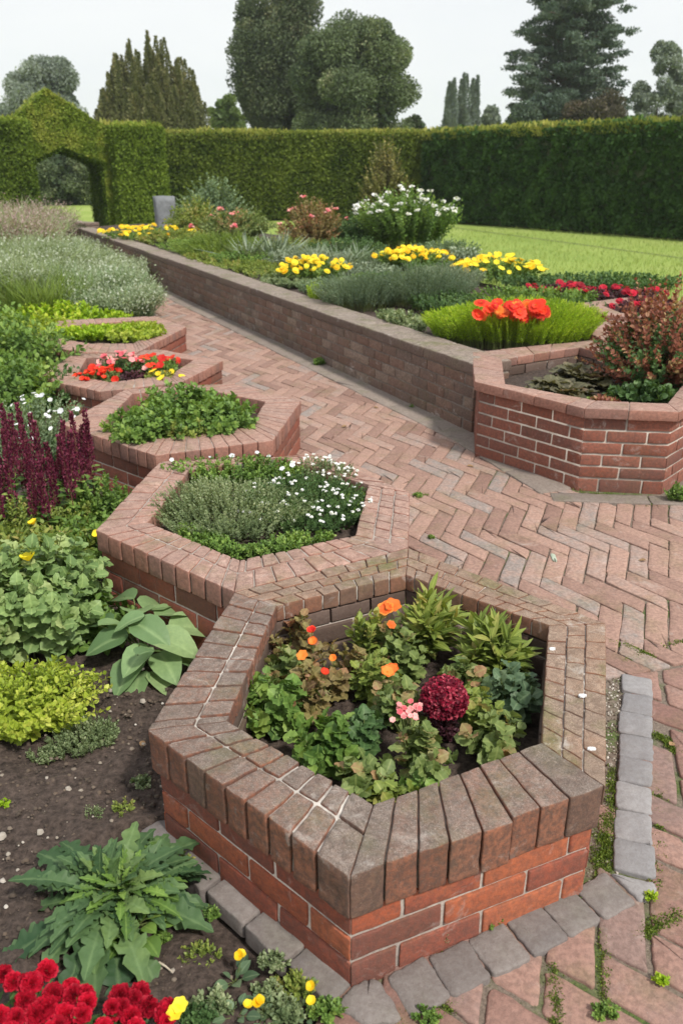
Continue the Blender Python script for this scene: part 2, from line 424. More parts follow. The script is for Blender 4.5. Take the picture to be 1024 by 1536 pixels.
sky=g.n('TexSky',sky_type='NISHITA',sun_disc=False,sun_elevation=SUN_EL,sun_rotation=SUN_AZ,air_density=1.2,dust_density=3.)
skyc=g.mix(1.0,sky.outputs[0],(.1,.1,.1),'MULTIPLY')
tc=g.n('TexCoord').outputs['Generated']; mp=g.n('Mapping',{0:tc,3:(1,1,3.5)}).outputs[0]
cn=g.noise(1.7,6,.55,mp,.4); cloud=g.ramp(cn,[(.3,(.58,.61,.66)),(.5,(.64,.66,.69)),(.72,(.69,.70,.715))])
cover=g.ramp(g.noise(1.1,4,.5,mp),[(.3,.86),(.6,.97)])
fin=g.mix(cover,skyc,cloud)
bg=g.n('Background',{0:fin,1:1.0}); wo=g.n('OutputWorld'); nt.links.new(bg.outputs[0],wo.inputs[0])
sl=bpy.data.lights.new('sun','SUN'); sl.energy=2.9; sl.angle=R(6); sl.color=(1,.94,.86); so=bpy.data.objects.new('sun',sl); COL.objects.link(so)
sd=Vector((math.sin(SUN_AZ)*math.cos(SUN_EL),math.cos(SUN_AZ)*math.cos(SUN_EL),math.sin(SUN_EL))); so.rotation_euler=sd.to_track_quat('Z','Y').to_euler(); so.location=(0,-5,8)

# ---------- hard materials
M_rim1=brick_mat('weathered_brick',[(.1,(.2,.085,.055)),(.45,(.3,.125,.075)),(.8,(.17,.1,.075))],top=(.21,.18,.155),topamt=.88,speck=.5,moss=.3,eff=.4,gr=.75)
M_rim1b=brick_mat('worn_brick',[(.1,(.24,.11,.07)),(.45,(.3,.15,.09)),(.8,(.2,.12,.085))],top=(.3,.24,.185),topamt=.8,speck=.4,moss=.7,eff=.5)
M_wallb=brick_mat('orange_brick',[(.1,(.38,.1,.05)),(.45,(.44,.135,.065)),(.62,(.32,.09,.055)),(.9,(.2,.075,.055))],speck=.35,moss=.1,eff=.35,gr=.45)
M_rimfar=brick_mat('pink_brick',[(.1,(.32,.15,.11)),(.45,(.4,.2,.15)),(.8,(.28,.15,.12))],top=(.4,.29,.24),topamt=.75,speck=.25,moss=.35,eff=.2)
M_wallfar=brick_mat('red_brick',[(.1,(.28,.085,.055)),(.5,(.34,.115,.075)),(.9,(.2,.085,.06))],speck=.2,moss=.3,eff=.15)
M_wall6=brick_mat('dark_red_brick',[(.1,(.25,.085,.055)),(.5,(.33,.125,.085)),(.9,(.2,.085,.065))],speck=.3,moss=.3,eff=.5,gr=.5)
M_mortar6=plain_mat('weathered_pale_mortar',(.3,.25,.21),(.55,.5,.44),14,.95,.6,.004)
M_oldwall=brick_mat('sooty_brick',[(.1,(.19,.115,.085)),(.4,(.25,.16,.12)),(.7,(.15,.11,.09)),(.95,(.3,.225,.175))],top=(.25,.215,.18),topamt=.8,speck=.4,moss=.7,eff=.65,big=1.5,gr=.6)
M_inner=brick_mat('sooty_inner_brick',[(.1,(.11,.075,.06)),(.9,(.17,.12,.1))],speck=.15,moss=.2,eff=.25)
M_paver=brick_mat('clay_paver',[(.05,(.28,.17,.135)),(.35,(.38,.24,.19)),(.7,(.44,.28,.22)),(.93,(.38,.285,.245)),(1.,(.31,.265,.24))],speck=.25,moss=.25,eff=.35,gr=.4)
M_paver2=brick_mat('rosy_paver',[(.05,(.25,.14,.115)),(.4,(.32,.19,.155)),(.75,(.37,.225,.18)),(.95,(.28,.19,.165))],speck=.4,moss=.3,eff=.2,gr=.4)
M_sett=brick_mat('grey_sett',[(.1,(.19,.17,.16)),(.5,(.24,.215,.2)),(.9,(.17,.155,.15))],speck=.3,moss=.12,eff=.1,gr=.3)
M_sett2=brick_mat('pale_sett',[(.1,(.26,.255,.26)),(.5,(.32,.31,.31)),(.9,(.24,.235,.24))],speck=.3,moss=.05,eff=.1,gr=.2)
M_mortar=plain_mat('pale_mortar',(.16,.135,.115),(.7,.66,.6),11,.95,.6,.004)
M_mortard=plain_mat('dark_mortar',(.07,.06,.05),(.42,.38,.33),14,.95,.6,.004)
M_mortarm=plain_mat('grey_mortar',(.26,.22,.19),(.42,.37,.33),80,.95,.6,.004)
M_mortarw=plain_mat('stained_mortar',(.12,.1,.085),(.27,.23,.2),30,.95,.6,.004)
M_soil=plain_mat('soil',(.022,.016,.013),(.115,.085,.07),55,.95,1.,.012)
M_sand=None
def joint_mat():
    m,nt,out=new_mat('joint_sand'); g=N(nt)
    n=g.noise(120,5,.7); c=g.ramp(n,[(.3,(.09,.07,.055)),(.7,(.27,.215,.17))])
    mo=g.ramp(g.noise(2.6,5,.7),[(.5,0.),(.6,.9)]); c=g.mix(mo,c,g.ramp(g.noise(160,3),[(.3,(.03,.055,.01)),(.7,(.11,.17,.03))]))
    p=g.n('BsdfPrincipled',{'Base Color':c,'Roughness':.95}); nt.links.new(g.bump(n,.8,.006),p.inputs['Normal']); nt.links.new(p.outputs[0],out.inputs[0]); return m
M_sand=joint_mat()
def lawn_mat():
    m,nt,out=new_mat('lawn_grass'); g=N(nt)
    tcx=g.n('TexCoord').outputs['Object']
    a=g.noise(.35,5,.6,tcx); b=g.noise(9,4,.7,tcx); f=g.noise(60,3,.7,tcx)
    mm=g.math('ADD',g.math('MULTIPLY',a,.5),g.math('ADD',g.math('MULTIPLY',b,.3),g.math('MULTIPLY',f,.2)))
    c=g.ramp(mm,[(.3,(.17,.25,.055)),(.5,(.27,.36,.085)),(.68,(.38,.42,.15))])
    p=g.n('BsdfPrincipled',{'Base Color':c,'Roughness':.9,'Specular IOR Level':.1}); nt.links.new(g.bump(g.math('ADD',b,f),.6,.03),p.inputs['Normal']); nt.links.new(p.outputs[0],out.inputs[0]); return m
M_lawn=lawn_mat()

# ---------- the ground
def sheet(name,pts,z,mat,label=None):
    mb=MB(); n=len(pts); me=bpy.data.meshes.new(name); me.from_pydata([(p[0],p[1],z) for p in pts],[],[list(range(n))]); me.materials.append(mat)
    o=bpy.data.objects.new(name,me); COL.objects.link(o); o['kind']='structure'; return o
sheet('lawn',[(-400,-100),(400,-100),(400,800),(-400,800)],-.07,M_lawn)
WA=np.array([.84,5.2]); WD=nrm(np.array([-5.26-.819,17.678-5.18])); WN=np.array([WD[1],-WD[0]])   # wall line, pointing away; WN to the bed side
def wp(s,t): return WA+WD*s+WN*t
MID=[(.12,.2),(.09,.95),(-.05,1.08),(-.60,1.68),(-.38,1.74),(-.2,2.3),(-.2,3.2),(-.75,4.5),(-1.4,5.8),(-2.0,7.0),(-2.05,8.0),(-6.9,18.4),(-8,21)]
def midx(y):
    for (x0,y0),(x1,y1) in zip(MID[:-1],MID[1:]):
        if y0<=y<=y1: return x0+(x1-x0)*(y-y0)/(y1-y0)
    return -8
def grid(mb,xs,ys,fz,tint=.5):
    X,Y=np.meshgrid(xs,ys); V=np.column_stack([X.ravel(),Y.ravel(),0*X.ravel()]); V[:,2]=fz(V)
    nx=len(xs); i=np.arange(len(ys)-1)[:,None]*nx+np.arange(nx-1)[None]; i=i.ravel()
    mb.add(V,q=np.column_stack([i,i+1,i+nx+1,i+nx]),tint=tint)
def soilz(V):
    mx=np.array([midx(y) for y in V[:,1]])
    z=.008+.012*vnoise(V,6,1)+.010*vnoise(V,22,2)+.006*vnoise(V,60,3)
    d=np.clip((V[:,0]-mx)/.04,0,1); return z*(1-d)-.06*d
mb=MB(); grid(mb,np.concatenate([np.arange(-14,-2,.25),np.arange(-2,.4,.018)]),np.concatenate([np.arange(.3,2.6,.018),np.arange(2.6,8,.06),np.arange(8,21,.25)]),soilz)
tag(mb.build('soil_bed',M_soil),kind='structure')
sheet('path_base',[(.12,.2),(.12,.95),(.0,1.2),(-.05,2),(-.2,3.2),(-.75,4.5),(-1.4,5.8),(-2,7),(-2.1,8),(-7.4,19.6),(-5.6,20.3),tuple(wp(15,.2)),tuple(wp(0,.2)),(1.3,4.4),(2,4.5),(3,5.5),(6,5.5),(6,.2)],-.008,M_sand)
# clay pavers
PB=[(.05,2.45),(-.1,3.3),(-.7,4.6),(-1.3,5.7),(-1.9,7.0),(-2.0,8.1),(-7.1,19),(-5.6,19.6),tuple(wp(14.5,-.05)),tuple(wp(0,-.05)),(1.2,4.12),(1.8,4.05),(2.4,4.85),(5,4.9),(5,2.0),(.7,2.0)]
U=np.array([math.cos(R(70)),math.sin(R(70))]);V_=np.array([math.cos(R(53)),-math.sin(R(53))])
ZA=np.array([.80,2.36]); ZD=nrm(np.array([1.,.30])); ZN=np.array([-ZD[1],ZD[0]])
def herring(mb,p0,u,v,k,rngs,poly,side,z,gap,bev,jit,seg,dome):
    x0,x1,y0,y1=rngs; cnt=0
    for x in range(x0,x1):
        for y in range(y0,y1):
            r=(x-y)%(2*k)
            if r==0: c=[(x,y),(x+k,y),(x+k,y+1),(x,y+1)]
            elif r==2*k-1: c=[(x,y),(x+1,y),(x+1,y+k),(x,y+k)]
            else: continue
            P=[p0+a*u+b*v for a,b in c]; cc=sum(P)/4
            if cc[1]>21 or not inside(cc,poly): continue
            P=P[::-1] if np.cross(P[1]-P[0],P[2]-P[0])<0 else P
            P=[np.array(q) for q in P]
            P=clip(P,ZA,ZN*side)
            if len(P)<3 or area(P)<.0012: continue
            # shrink for the joint
            if np.cross(P[1]-P[0],P[2]-P[0])<0: P=P[::-1]
            Q=[q+rng.normal(0,jit*(1 if cc[1]<4.5 else .5),2) for q in offset_poly(P,gap/2*(1 if cc[1]<4.5 else .7))]
            if area(Q)<.0008: continue
            far=cc[1]>7
            gp_=0;slab(mb,Q,-.03,z+random.uniform(-.0025,.0025),bev,None,dome,.010,.0006 if far else .0012,.004,0 if far else seg); cnt+=1
    return cnt
mb=MB(); herring(mb,np.array([.579,3.644]),U*.1,V_*.1,3,(-120,230,-110,130),PB,1,0.,.005,.004,.0022,3,.0008)
mb.displace(.0013,22,5); tag(mb.build('path',M_paver),kind='structure'); mb=MB()
u2=np.array([math.cos(R(75)),math.sin(R(75))]);v2=np.array([math.cos(R(38)),-math.sin(R(38))])
PN=[(-.02,1.22),(.1,1.33),(.6,1.58),(.72,1.6),(1.02,2.5),(1.3,2.9),(5,3.6),(5,.3),(.0,.3),(.03,.98)]
herring(mb,np.array([.95,1.9]),u2*.122,v2*.122,2,(-40,50,-40,50),PN,-1,.0,.0125,.006,.003,5,.0015)
mb.displace(.0015,22,6)
tag(mb.build('path',M_paver2),kind='structure')
# grey setts round the near planter
def quadrow(mb,a,b,wd,n,z,gap=.006,skew=0,k=5,cr=.02):
    a=np.array(a[:2]);b=np.array(b[:2]);d=nrm(b-a);nn=np.array([-d[1],d[0]])*wd;L=np.linalg.norm(b-a)
    for i in range(n):
        p=a+d*L*i/n;q=a+d*L*(i+1)/n
        Q=[p,q,q+nn,p+nn]
        if np.cross(Q[1]-Q[0],Q[2]-Q[0])<0: Q=Q[::-1]
        Q=[x+rng.normal(0,.003,2) for x in offset_poly(Q,gap/2)]
        slab(mb,Q,-.04,z+random.uniform(-.002,.002),.005,None,.0015,cr,.001,.008,k)
mb=MB()
quadrow(mb,(.035,1.255),(-.47,1.74),.084,5,.008,.004,cr=.009)
quadrow(mb,(.09,1.262),(.645,1.55),-.11,6,.008,.004,cr=.01)
slab(mb,[np.array(p) for p in ((-.012,1.198),(.046,1.148),(.125,1.165),(.078,1.258),(.03,1.246))],-.04,.011,.007,.4,.003,.014)
mb.displace(.0015,30,9)
tag(mb.build('sett_border',M_sett),kind='structure')
mb=MB()
slab(mb,[np.array(p) for p in ((.656,1.543),(.70,1.455),(.745,1.482),(.755,1.508))],-.04,.012,.006,.5,.002,.008)
quadrow(mb,(.664,1.556),(.955,2.42),-.1,8,.006,.004,k=4,cr=.009)
mb.displace(.001,30,9)
tag(mb.build('sett_edging',M_sett2),kind='structure')
# gravel between rim and setts
def stones(mb,P,s,tint,flat=.6):
    for p,sz,t in zip(P,s,tint):
        k=random.randint(5,7); a=sorted(random.random()*2*PI for _ in range(k)); ro=random.random()
        a=[2*PI*(i+random.uniform(-.25,.25))/k for i in range(k)]
        pts=[(p[0]+math.cos(x)*sz*random.uniform(.6,1),p[1]+math.sin(x)*sz*random.uniform(.5,.9)) for x in a]
        v=[(x,y,p[2]-sz*.2) for x,y in pts]+[((x-p[0])*.75+p[0],(y-p[1])*.75+p[1],p[2]+sz*flat*random.uniform(.5,.8)) for x,y in pts]+[(p[0],p[1],p[2]+sz*flat*.85)]
        q=[(i,(i+1)%k,k+(i+1)%k,k+i) for i in range(k)]; t3=[(k+i,k+(i+1)%k,2*k) for i in range(k)]
        mb.add(v,q=q,t=t3,tint=t)
M_stone=(lambda: (lambda m,nt,out: (lambda g: (nt.links.new(g.n('BsdfPrincipled',{'Base Color':g.mix(g.ramp(g.noise(90,3),[(.3,0.),(.7,.4)]),g.ramp(g.attr('tint'),[(.0,(.04,.028,.02)),(.45,(.12,.085,.06)),(.7,(.3,.26,.21)),(1.,(.62,.58,.52))]),(.1,.08,.06)),'Roughness':.85}).outputs[0],out.inputs[0]),m)[1])(N(nt)))(*new_mat('grit')))()
mb=MB(); P=[];
for i in range(650):
    t=random.random(); a=lerp(at(905,1330),at(925,1010),t); P.append((a[0]+random.uniform(-.04,.035),a[1]+random.uniform(-.03,.03),-.006))
stones(mb,P,[random.uniform(.002,.006) for _ in P],[random.uniform(.2,1) for _ in P])
tag(mb.build('gravel',M_stone),kind='stuff',label='fine pale gravel lying between the near planter and the grey sett edging')
e_=[at(690,339,0)[:2],at(1024,382,0)[:2]]; d_=nrm(e_[1]-e_[0]); n_=np.array([-d_[1],d_[0]])*.09
sheet('lawn_edge',[e_[0]-d_*3-n_,e_[1]+d_*9-n_,e_[1]+d_*9+n_,e_[0]-d_*3+n_],-.064,plain_mat('trodden_grass',(.11,.15,.04),(.2,.24,.07),12,.95,.5,.02))
# kerb strip of grey stone at the foot of the long wall and of the right planter
mb=MB()
def strip(a,b,wd,n,z):
    a=np.array(a[:2]);b=np.array(b[:2]);d=nrm(b-a);nn=np.array([-d[1],d[0]])*wd;L=np.linalg.norm(b-a)
    for i in range(n):
        p=a+d*(L*i/n+.002);q=a+d*(L*(i+1)/n-.002); Q=[p,q,q+nn,p+nn]
        if np.cross(Q[1]-Q[0],Q[2]-Q[0])<0: Q=Q[::-1]
        slab(mb,Q,-.05,z,.006,None,.001,.01,.0015,.001,6)
strip(wp(13.5,.05),wp(-.05,.05),-.24,16,.008)
strip((.86,5.2),(1.235,4.18),-.2,3,.0085); strip((1.10,4.12),(2.1,4.03),-.115,2,.007)
mb.displace(.002,12,3)
M_kerb=brick_mat('grey_kerb',[(.1,(.22,.185,.16)),(.9,(.29,.245,.21))],speck=.25,moss=.35,eff=.2,gr=.35)
tag(mb.build('kerb_strip',M_kerb),kind='structure')

# ---------- brick planters
def planter(label,outer,inner,zt,rim,spec,mr,mrb,mw,soil_z,course=.075,res=(1,1,0),bin=.012,bright=None,seedo=0,mort=None,bedm=None,disp=.0012,wallres=(1,0,0),group='hexagonal brick planters left of the path',soilmat=None,jg=.009):
    outer=[np.array(p[:2]) for p in outer]; inner=[np.array(p[:2]) for p in inner]; n=len(outer); mort=mort or M_mortarm
    c=sum(outer)/n; root=thing('brick_planter',label,'planter',(c[0],c[1],0),group)
    # rim
    ra=MB(); rb=MB(); mo=MB(); md=MB(); fb_=MB()
    for k in range(n):
        sp=spec[k]
        if sp is None: continue
        o0,o1,i0,i1=outer[k],outer[(k+1)%n],inner[k],inner[(k+1)%n]; L=np.linalg.norm(o1-o0)
        tgt=rb if sp.get('b') else ra; rows=sp.get('rows',1); zb=zt-sp.get('h',rim); gp=sp.get('g',.007)
        if 'h' in sp:
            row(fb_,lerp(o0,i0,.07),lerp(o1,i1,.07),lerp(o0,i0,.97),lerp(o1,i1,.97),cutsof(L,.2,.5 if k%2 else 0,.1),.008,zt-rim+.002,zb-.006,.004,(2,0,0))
        if rows==1: row(tgt,o0,o1,i0,i1,cutsof(L,sp['w'],sp.get('off',0)),gp,zb,zt,sp.get('r',.006),res,sp.get('jz',.002),jo=sp.get('jo',.004))
        else:
            fs=[0,.6,1.] if rows==2 else [0,.36,.68,1.]
            for j in range(rows):
                a,b=fs[j],fs[j+1]-(gp/.2 if j<rows-1 else 0)
                row(tgt,lerp(o0,i0,a),lerp(o1,i1,a),lerp(o0,i0,b),lerp(o1,i1,b),cutsof(L,sp['w'],.5 if (j%2) and sp.get('stag') else 0,.14 if sp.get('stag') else .06),gp,zb,zt,sp.get('r',.006),res,sp.get('jz',.002),jo=.003 if j==0 else 0)
        e=.035
        mm=md if sp.get('dark') else mo
        zz=zt-(.011 if sp.get('dark') else sp.get('md',.0065)); ii=.02 if sp.get('dark') else .012
        a0,a1,b0,b1=lerp(o0,i0,ii/.2),lerp(o1,i1,ii/.2),lerp(i0,o0,.03),lerp(i1,o1,.03)
        brick(mm,a0,a1,b1,b0,zb+.002,zz,.002,(14,3,0))
    for m_ in (ra,rb):
        if m_.n: m_.displace(disp,28,2+seedo); m_.displace(disp*.5,90,6+seedo)
    o=None
    if ra.n: o=ra.build('rim',mr,root)
    if rb.n: rb.build('rim',mrb,root)
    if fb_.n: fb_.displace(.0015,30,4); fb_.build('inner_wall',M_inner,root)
    if mo.n: mo.displace(.0045,17,3); mo.displace(.0015,70,8); mo.build('mortar',mort,root)
    if md.n: md.build('mortar',M_mortard,root)
    # wall courses
    wo=offset_poly(outer,bin); wi=offset_poly(outer,bin+.10); wb=MB(); wn_=MB(); zw=zt-rim; nc=max(1,round(zw/course)); ch=zw/nc
    iw=[lerp(inner[k],outer[k],-.004/.2) for k in range(n)]; iw2=[lerp(inner[k],outer[k],.3) for k in range(n)]
    for k in range(n):
        L=np.linalg.norm(wo[(k+1)%n]-wo[k])
        for j in range(nc):
            off=.5 if (j+k)%2 else 0
            cu=cutsof(L,.215,off,.12)
            row(wb,wo[k],wo[(k+1)%n],wi[k],wi[(k+1)%n],cu,jg,j*ch+(-.04 if j==0 else jg*.5),(j+1)*ch-jg*.5,.004,wallres,0.0,jo=.003)
            if (j+1)*ch>soil_z:
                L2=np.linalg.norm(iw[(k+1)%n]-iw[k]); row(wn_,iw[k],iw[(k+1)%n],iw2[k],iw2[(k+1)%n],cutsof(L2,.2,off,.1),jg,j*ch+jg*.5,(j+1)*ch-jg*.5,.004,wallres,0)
    wb.displace(disp,30,4); wb.build('wall',mw,root)
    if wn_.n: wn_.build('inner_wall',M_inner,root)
    mm=MB(); ring_solid(mm,offset_poly(outer,bin+.006),[lerp(inner[k],outer[k],.05) for k in range(n)],-.04,zw-.002); mm.build('mortar_bed',bedm or M_mortarm,root)
    # soil
    sm=MB(); ip=[lerp(inner[k],outer[k],.1) for k in range(n)]; ci=sum(ip)/n; rings=8; v=[(ci[0],ci[1],soil_z+.02)]; t=[];q=[]; K=n*8
    for r_ in range(1,rings+1):
        for k in range(n):
            for s in range(8):
                p=lerp(ci,lerp(ip[k],ip[(k+1)%n],s/8),r_/rings); v.append((p[0],p[1],soil_z+.02*(1-r_/rings)))
    for i in range(K): t.append((0,1+i,1+(i+1)%K))
    for r_ in range(rings-1):
        b=1+r_*K
        for i in range(K): q.append((b+i,b+K+i,b+K+(i+1)%K,b+(i+1)%K))
    sm.add(v,q=q,t=t); sm.displace(.012,18,4); sm.displace(.006,55,8); sm.build('soil',soilmat or M_soil,root)
    return root
Z1=.33
def poly(pts,z): return [at(x,y,z) for x,y in pts]
o1=poly([(222,1095),(524,1315),(908,1180),(908,935),(612,822),(352,888)],Z1); i1=poly([(340,1080),(560,1207),(812,1113),(822,938),(609,862),(415,908)],Z1)
S0=dict(w=.074,rows=2,g=.0085,r=.005,md=.00555,jz=.0015); 
planter('nearest hexagonal brick planter with soot-dark rim and mixed orange and crimson flowers inside',o1,i1,Z1,.117,
 [dict(w=.072,rows=2,g=.0075,r=.005,md=.0085,jz=.002),dict(w=.0755,g=.0045,r=.0045,dark=1,jz=.002,jo=.006),dict(w=.09,rows=3,g=.004,r=.004,md=.0085,b=1,stag=1,jz=.001,h=.058),dict(w=.09,rows=3,g=.004,r=.004,md=.0085,b=1,stag=1,jz=.001,h=.058),dict(w=.09,rows=3,g=.005,r=.004,md=.0085,b=1,stag=1,jz=.001,h=.058),dict(h=.058,w=.077,rows=2,g=.007,r=.005,md=.0085,jz=.0015)],
 M_rim1,M_rim1b,M_wallb,.13,course=.068,res=(7,7,6),disp=.0016,wallres=(7,1,2),mort=M_mortar,bin=.016)
o2=poly([(143,795),(345,884),(604,824),(614,738),(480,682),(240,692)],Z1); i2=poly([(222,783),(360,840),(533,802),(552,727),(420,686),(285,704)],Z1)
for k,m in ((1,5),(2,4)):      # the rim it shares with the near planter: butt the edges
    o2[k]=o1[m]+np.array([*(nrm(o2[k][:2]-np.mean(o1,0)[:2])*.004),0])
planter('second nearest brick planter, filled with thyme and small white flowers',o2,i2,Z1,.085,
 [dict(w=.078,rows=2,g=.007,r=.005,md=.0055),dict(w=.075,rows=2,g=.006,md=.0055,stag=1,b=1),dict(w=.075,rows=3,g=.006,md=.0055,b=1,stag=1),dict(w=.075,rows=2,g=.006,md=.0055,b=1),dict(w=.075,rows=2,g=.004,md=.0055,b=1),dict(w=.1,rows=2,g=.006,md=.0055)],
 M_rimfar,M_rimfar,M_wallfar,.24,res=(4,4,2),disp=.0015,seedo=5,wallres=(3,0,0))
o3=poly([(93,636),(232,683),(410,660),(452,600),(350,575),(190,583)],.3); i3=poly([(157,632),(248,657),(375,640),(398,602),(300,583),(200,590)],.3)
sf=[dict(w=.075,rows=1,g=.004,md=.0055,jz=.001,jo=.002)]*6
planter('third brick planter along the path, overflowing with leafy green herbs',o3,i3,.3,.085,sf,M_rimfar,M_rimfar,M_wallfar,.2,res=(2,2,0),disp=.002,seedo=9)
o4=poly([(57,567),(150,587),(270,574),(335,541),(240,524),(110,530)],.21); i4=poly([(115,563),(165,573),(255,562),(290,540),(225,531),(130,537)],.21)
planter('fourth brick planter, holding red and pink blooms',o4,i4,.21,.07,sf,M_rimfar,M_rimfar,M_wallfar,.13,disp=.002,seedo=3)
o5=poly([(40,512),(120,528),(205,529),(280,490),(235,474),(90,480)],.22); i5=poly([(85,507),(135,515),(200,515),(245,489),(215,480),(105,488)],.22)
planter('farthest small brick planter on the left, lime stonecrop in it and bare soil',o5,i5,.22,.07,sf,M_rimfar,M_rimfar,M_wallfar,.16,disp=.002,seedo=4)

# ---------- right planter and the two stepped ones behind it
def hexp(c,r,rot): return [np.array([c[0]+r*math.cos(R(rot+60*k)),c[1]+r*math.sin(R(rot+60*k)),0]) for k in range(6)]
A6=at(711,573,.45);B6=at(876,614,.45);C6=at(1018,619,.45)
o6=[A6,B6,C6,np.array([2.3,4.75,0]),at(900,510,.45),at(708,529,.45)]
i6=[at(757,577,.45),at(893,602,.45),at(1000,606,.45),np.array([2.05,4.85,0]),at(868,522,.45),at(752,540,.45)]
G6='brick planters right of the path'
planter('right-hand raised brick planter with pale mortar joints and a red-leaved shrub',o6,i6,.455,.055,[dict(w=.215,g=.004,md=.0055,jz=.001,jo=.002)]*6,M_rimfar,M_rimfar,M_wall6,.34,res=(2,2,0),mort=M_mortar6,bin=.03,disp=.0016,wallres=(2,0,0),bedm=M_mortar6,group=G6,course=.068,jg=.0105)
c7=np.array([2.36,6.22]); c8=np.array([2.62,7.15])
o7=hexp(c7,.62,-25); i7=hexp(c7,.42,-25); o8=hexp(c8,.62,-25); i8=hexp(c8,.42,-25)
planter('low brick planter directly behind the red-leaved shrub',o7,i7,.47,.06,sf,M_rimfar,M_rimfar,M_oldwall,.4,group=G6)
planter('rearmost brick planter on the right, beside the crimson flower row',o8,i8,.5,.06,sf,M_rimfar,M_rimfar,M_oldwall,.4,group=G6)

# ---------- the long retaining wall
ZW=.45
wl=thing('retaining_wall','long low sooty brick retaining wall running beside the path','wall',(*wp(0,0),0))
LW=14.2; th=.27; mbw=MB(); nc=5; ch=(ZW-.075)/nc
for j in range(nc):
    cu=cutsof(LW,.22,.5 if j%2 else 0,.1); row(mbw,wp(LW,0),wp(0,0),wp(LW,.1),wp(0,.1),cu,.008,j*ch+(.004 if j else -.04),(j+1)*ch-.004,.004,(1,0,0),0,jo=.003)
    row(mbw,wp(0,.001),wp(0,th),wp(.1,.001),wp(.1,th),[0,.5,1],.008,j*ch+.004,(j+1)*ch-.004,.004,(1,0,0))
mbw.displace(.0016,20,3); mbw.build('wall',M_oldwall,wl)
m2=MB(); brick(m2,wp(LW,.006),wp(.01,.006),wp(.01,th),wp(LW,th),-.04,ZW-.07,.002); m2.build('mortar_bed',M_mortarw,wl)
m3=MB()
a=0.
while a<LW:
    b=min(LW,a+random.uniform(.6,1.1)); dz=random.uniform(-.004,.004)
    brick(m3,wp(b,-.008),wp(a+.004,-.008),wp(a+.004,th+.02),wp(b,th+.02),ZW-.074,ZW+dz,.014,(10,4,1)); a=b
m3.displace(.004,9,3); m3.displace(.002,35,5)
m3.build('coping',brick_mat('coping_stone',[(.1,(.15,.11,.09)),(.9,(.21,.155,.125))],top=(.31,.265,.22),topamt=.85,speck=.4,moss=.6,eff=.4,gr=.6),wl)
# cross wall closing the path at its far end, below the arch
cw=thing('cross_wall','short dark brick step wall closing the far end of the path under the arch','wall',(-7,19.5,0))
mbx=MB(); p=at(40,340,.3)[:2]*1.0; e=wp(LW+.8,.3); d=nrm(e-p); nn=np.array([-d[1],d[0]])
for j in range(5): row(mbx,p,e,p+nn*.3,e+nn*.3,cutsof(np.linalg.norm(e-p),.22,.5 if j%2 else 0,.1),.008,j*.085,(j+1)*.085-.006,.004,(0,0,0))
mbx.build('wall',M_oldwall,cw)
m4=MB(); brick(m4,p-nn*.02,e-nn*.02,e+nn*.32,p+nn*.32,.425,.49,.01,(6,1,0)); m4.build('coping',M_oldwall,cw)

# ---------- raised bed behind the wall
BZ=.37
def bedw(s): return 3.0-.35*math.sin(s*.5)+.02*s if s>2.2 else 2.6
mb=MB(); ss=np.concatenate([np.arange(-3.2,6,.07),np.arange(6,15.6,.2)]); tt=np.linspace(0,1,34); V=[];
for s in ss:
    W=bedw(s)
    for t in tt:
        p=wp(s,.24+t*(W)); z=BZ+.05*math.sin(PI*min(1,t*1.1)) if t<.93 else BZ*(1-(t-.93)/.07)-.08*((t-.93)/.07)
        V.append((p[0],p[1],z))
V=np.array(V); nx=len(tt); i=(np.arange(len(ss)-1)[:,None]*nx+np.arange(nx-1)[None]).ravel()
# leave the near corner to the planter: sink what lies inside it
for k in range(len(V)):
    if V[k,1]<5.75 and V[k,0]>.3 and (inside(V[k,:2],[q[:2] for q in o6]) or V[k,1]<5.2): V[k,2]=-.05
mb.add(V,q=np.column_stack([i,i+nx,i+nx+1,i+1])); mb.displace(.012,9,2)
tag(mb.build('raised_soil_bed',M_soil),kind='structure')
# ---------- foliage materials for hedges and trees
M_hedgeL=leaf_mat('yew_leaf',(.036,.068,.011),(.16,.21,.033),(.32,.31,.08),nscale=.9,trans=.2,rough=.65,spec=.12)
M_arch=leaf_mat('arch_yew_leaf',(.045,.09,.012),(.19,.27,.035),(.34,.38,.07),nscale=1.5,trans=.2,rough=.7,spec=.15)  # brighter copy of the yew leaf, sunlight on the arch put into the colour
M_hedgeR=leaf_mat('laurel_leaf',(.014,.045,.013),(.065,.13,.032),(.12,.21,.055),nscale=1.2,trans=.15,rough=.5,spec=.12)
M_newgrow=leaf_mat('new_growth',(.17,.22,.035),(.34,.36,.08),(.46,.44,.12),nscale=.8,trans=.35)
M_core=plain_mat('hedge_twigs',(.02,.03,.01),(.045,.06,.02),6,.95,.8,.08)
M_bark=plain_mat('bark',(.05,.038,.03),(.13,.1,.08),8,.9,.8,.02)
M_dirt=M_soil
def leafy(mb,quad,n,size,bulge=.05,f=1.6,T=T_card,tint=(.1,.7),up=.35,jit=.04,seed=1,edge=0.):
    q=np.array(quad,float); a=rng.random(n)[:,None];b=rng.random(n)[:,None]
    p=(1-a)*(1-b)*q[0]+a*(1-b)*q[1]+a*b*q[2]+(1-a)*b*q[3]
    nn=nrm(np.cross(q[1]-q[0],q[3]-q[0])); nz=vnoise(p,f,seed)+.5*vnoise(p,f*3,seed+1)
    p=p+nn*(bulge*nz[:,None]+rng.normal(0,jit,(n,1)))
    d=nrm(nn*.7+rdir(n)*.8+np.array([0,0,up]))
    cl=vnoise(p,f*2.2,seed+7)
    ti=np.clip(tint[0]+(tint[1]-tint[0])*(.45*rng.random(n)+.55*np.clip(.5+.6*nz+.4*cl,0,1)),0,.98)
    inst(mb,T,p-d*size*.4,d,nrm(nn+rdir(n)*.6),size*(.6+.8*rng.random(n)),ti)
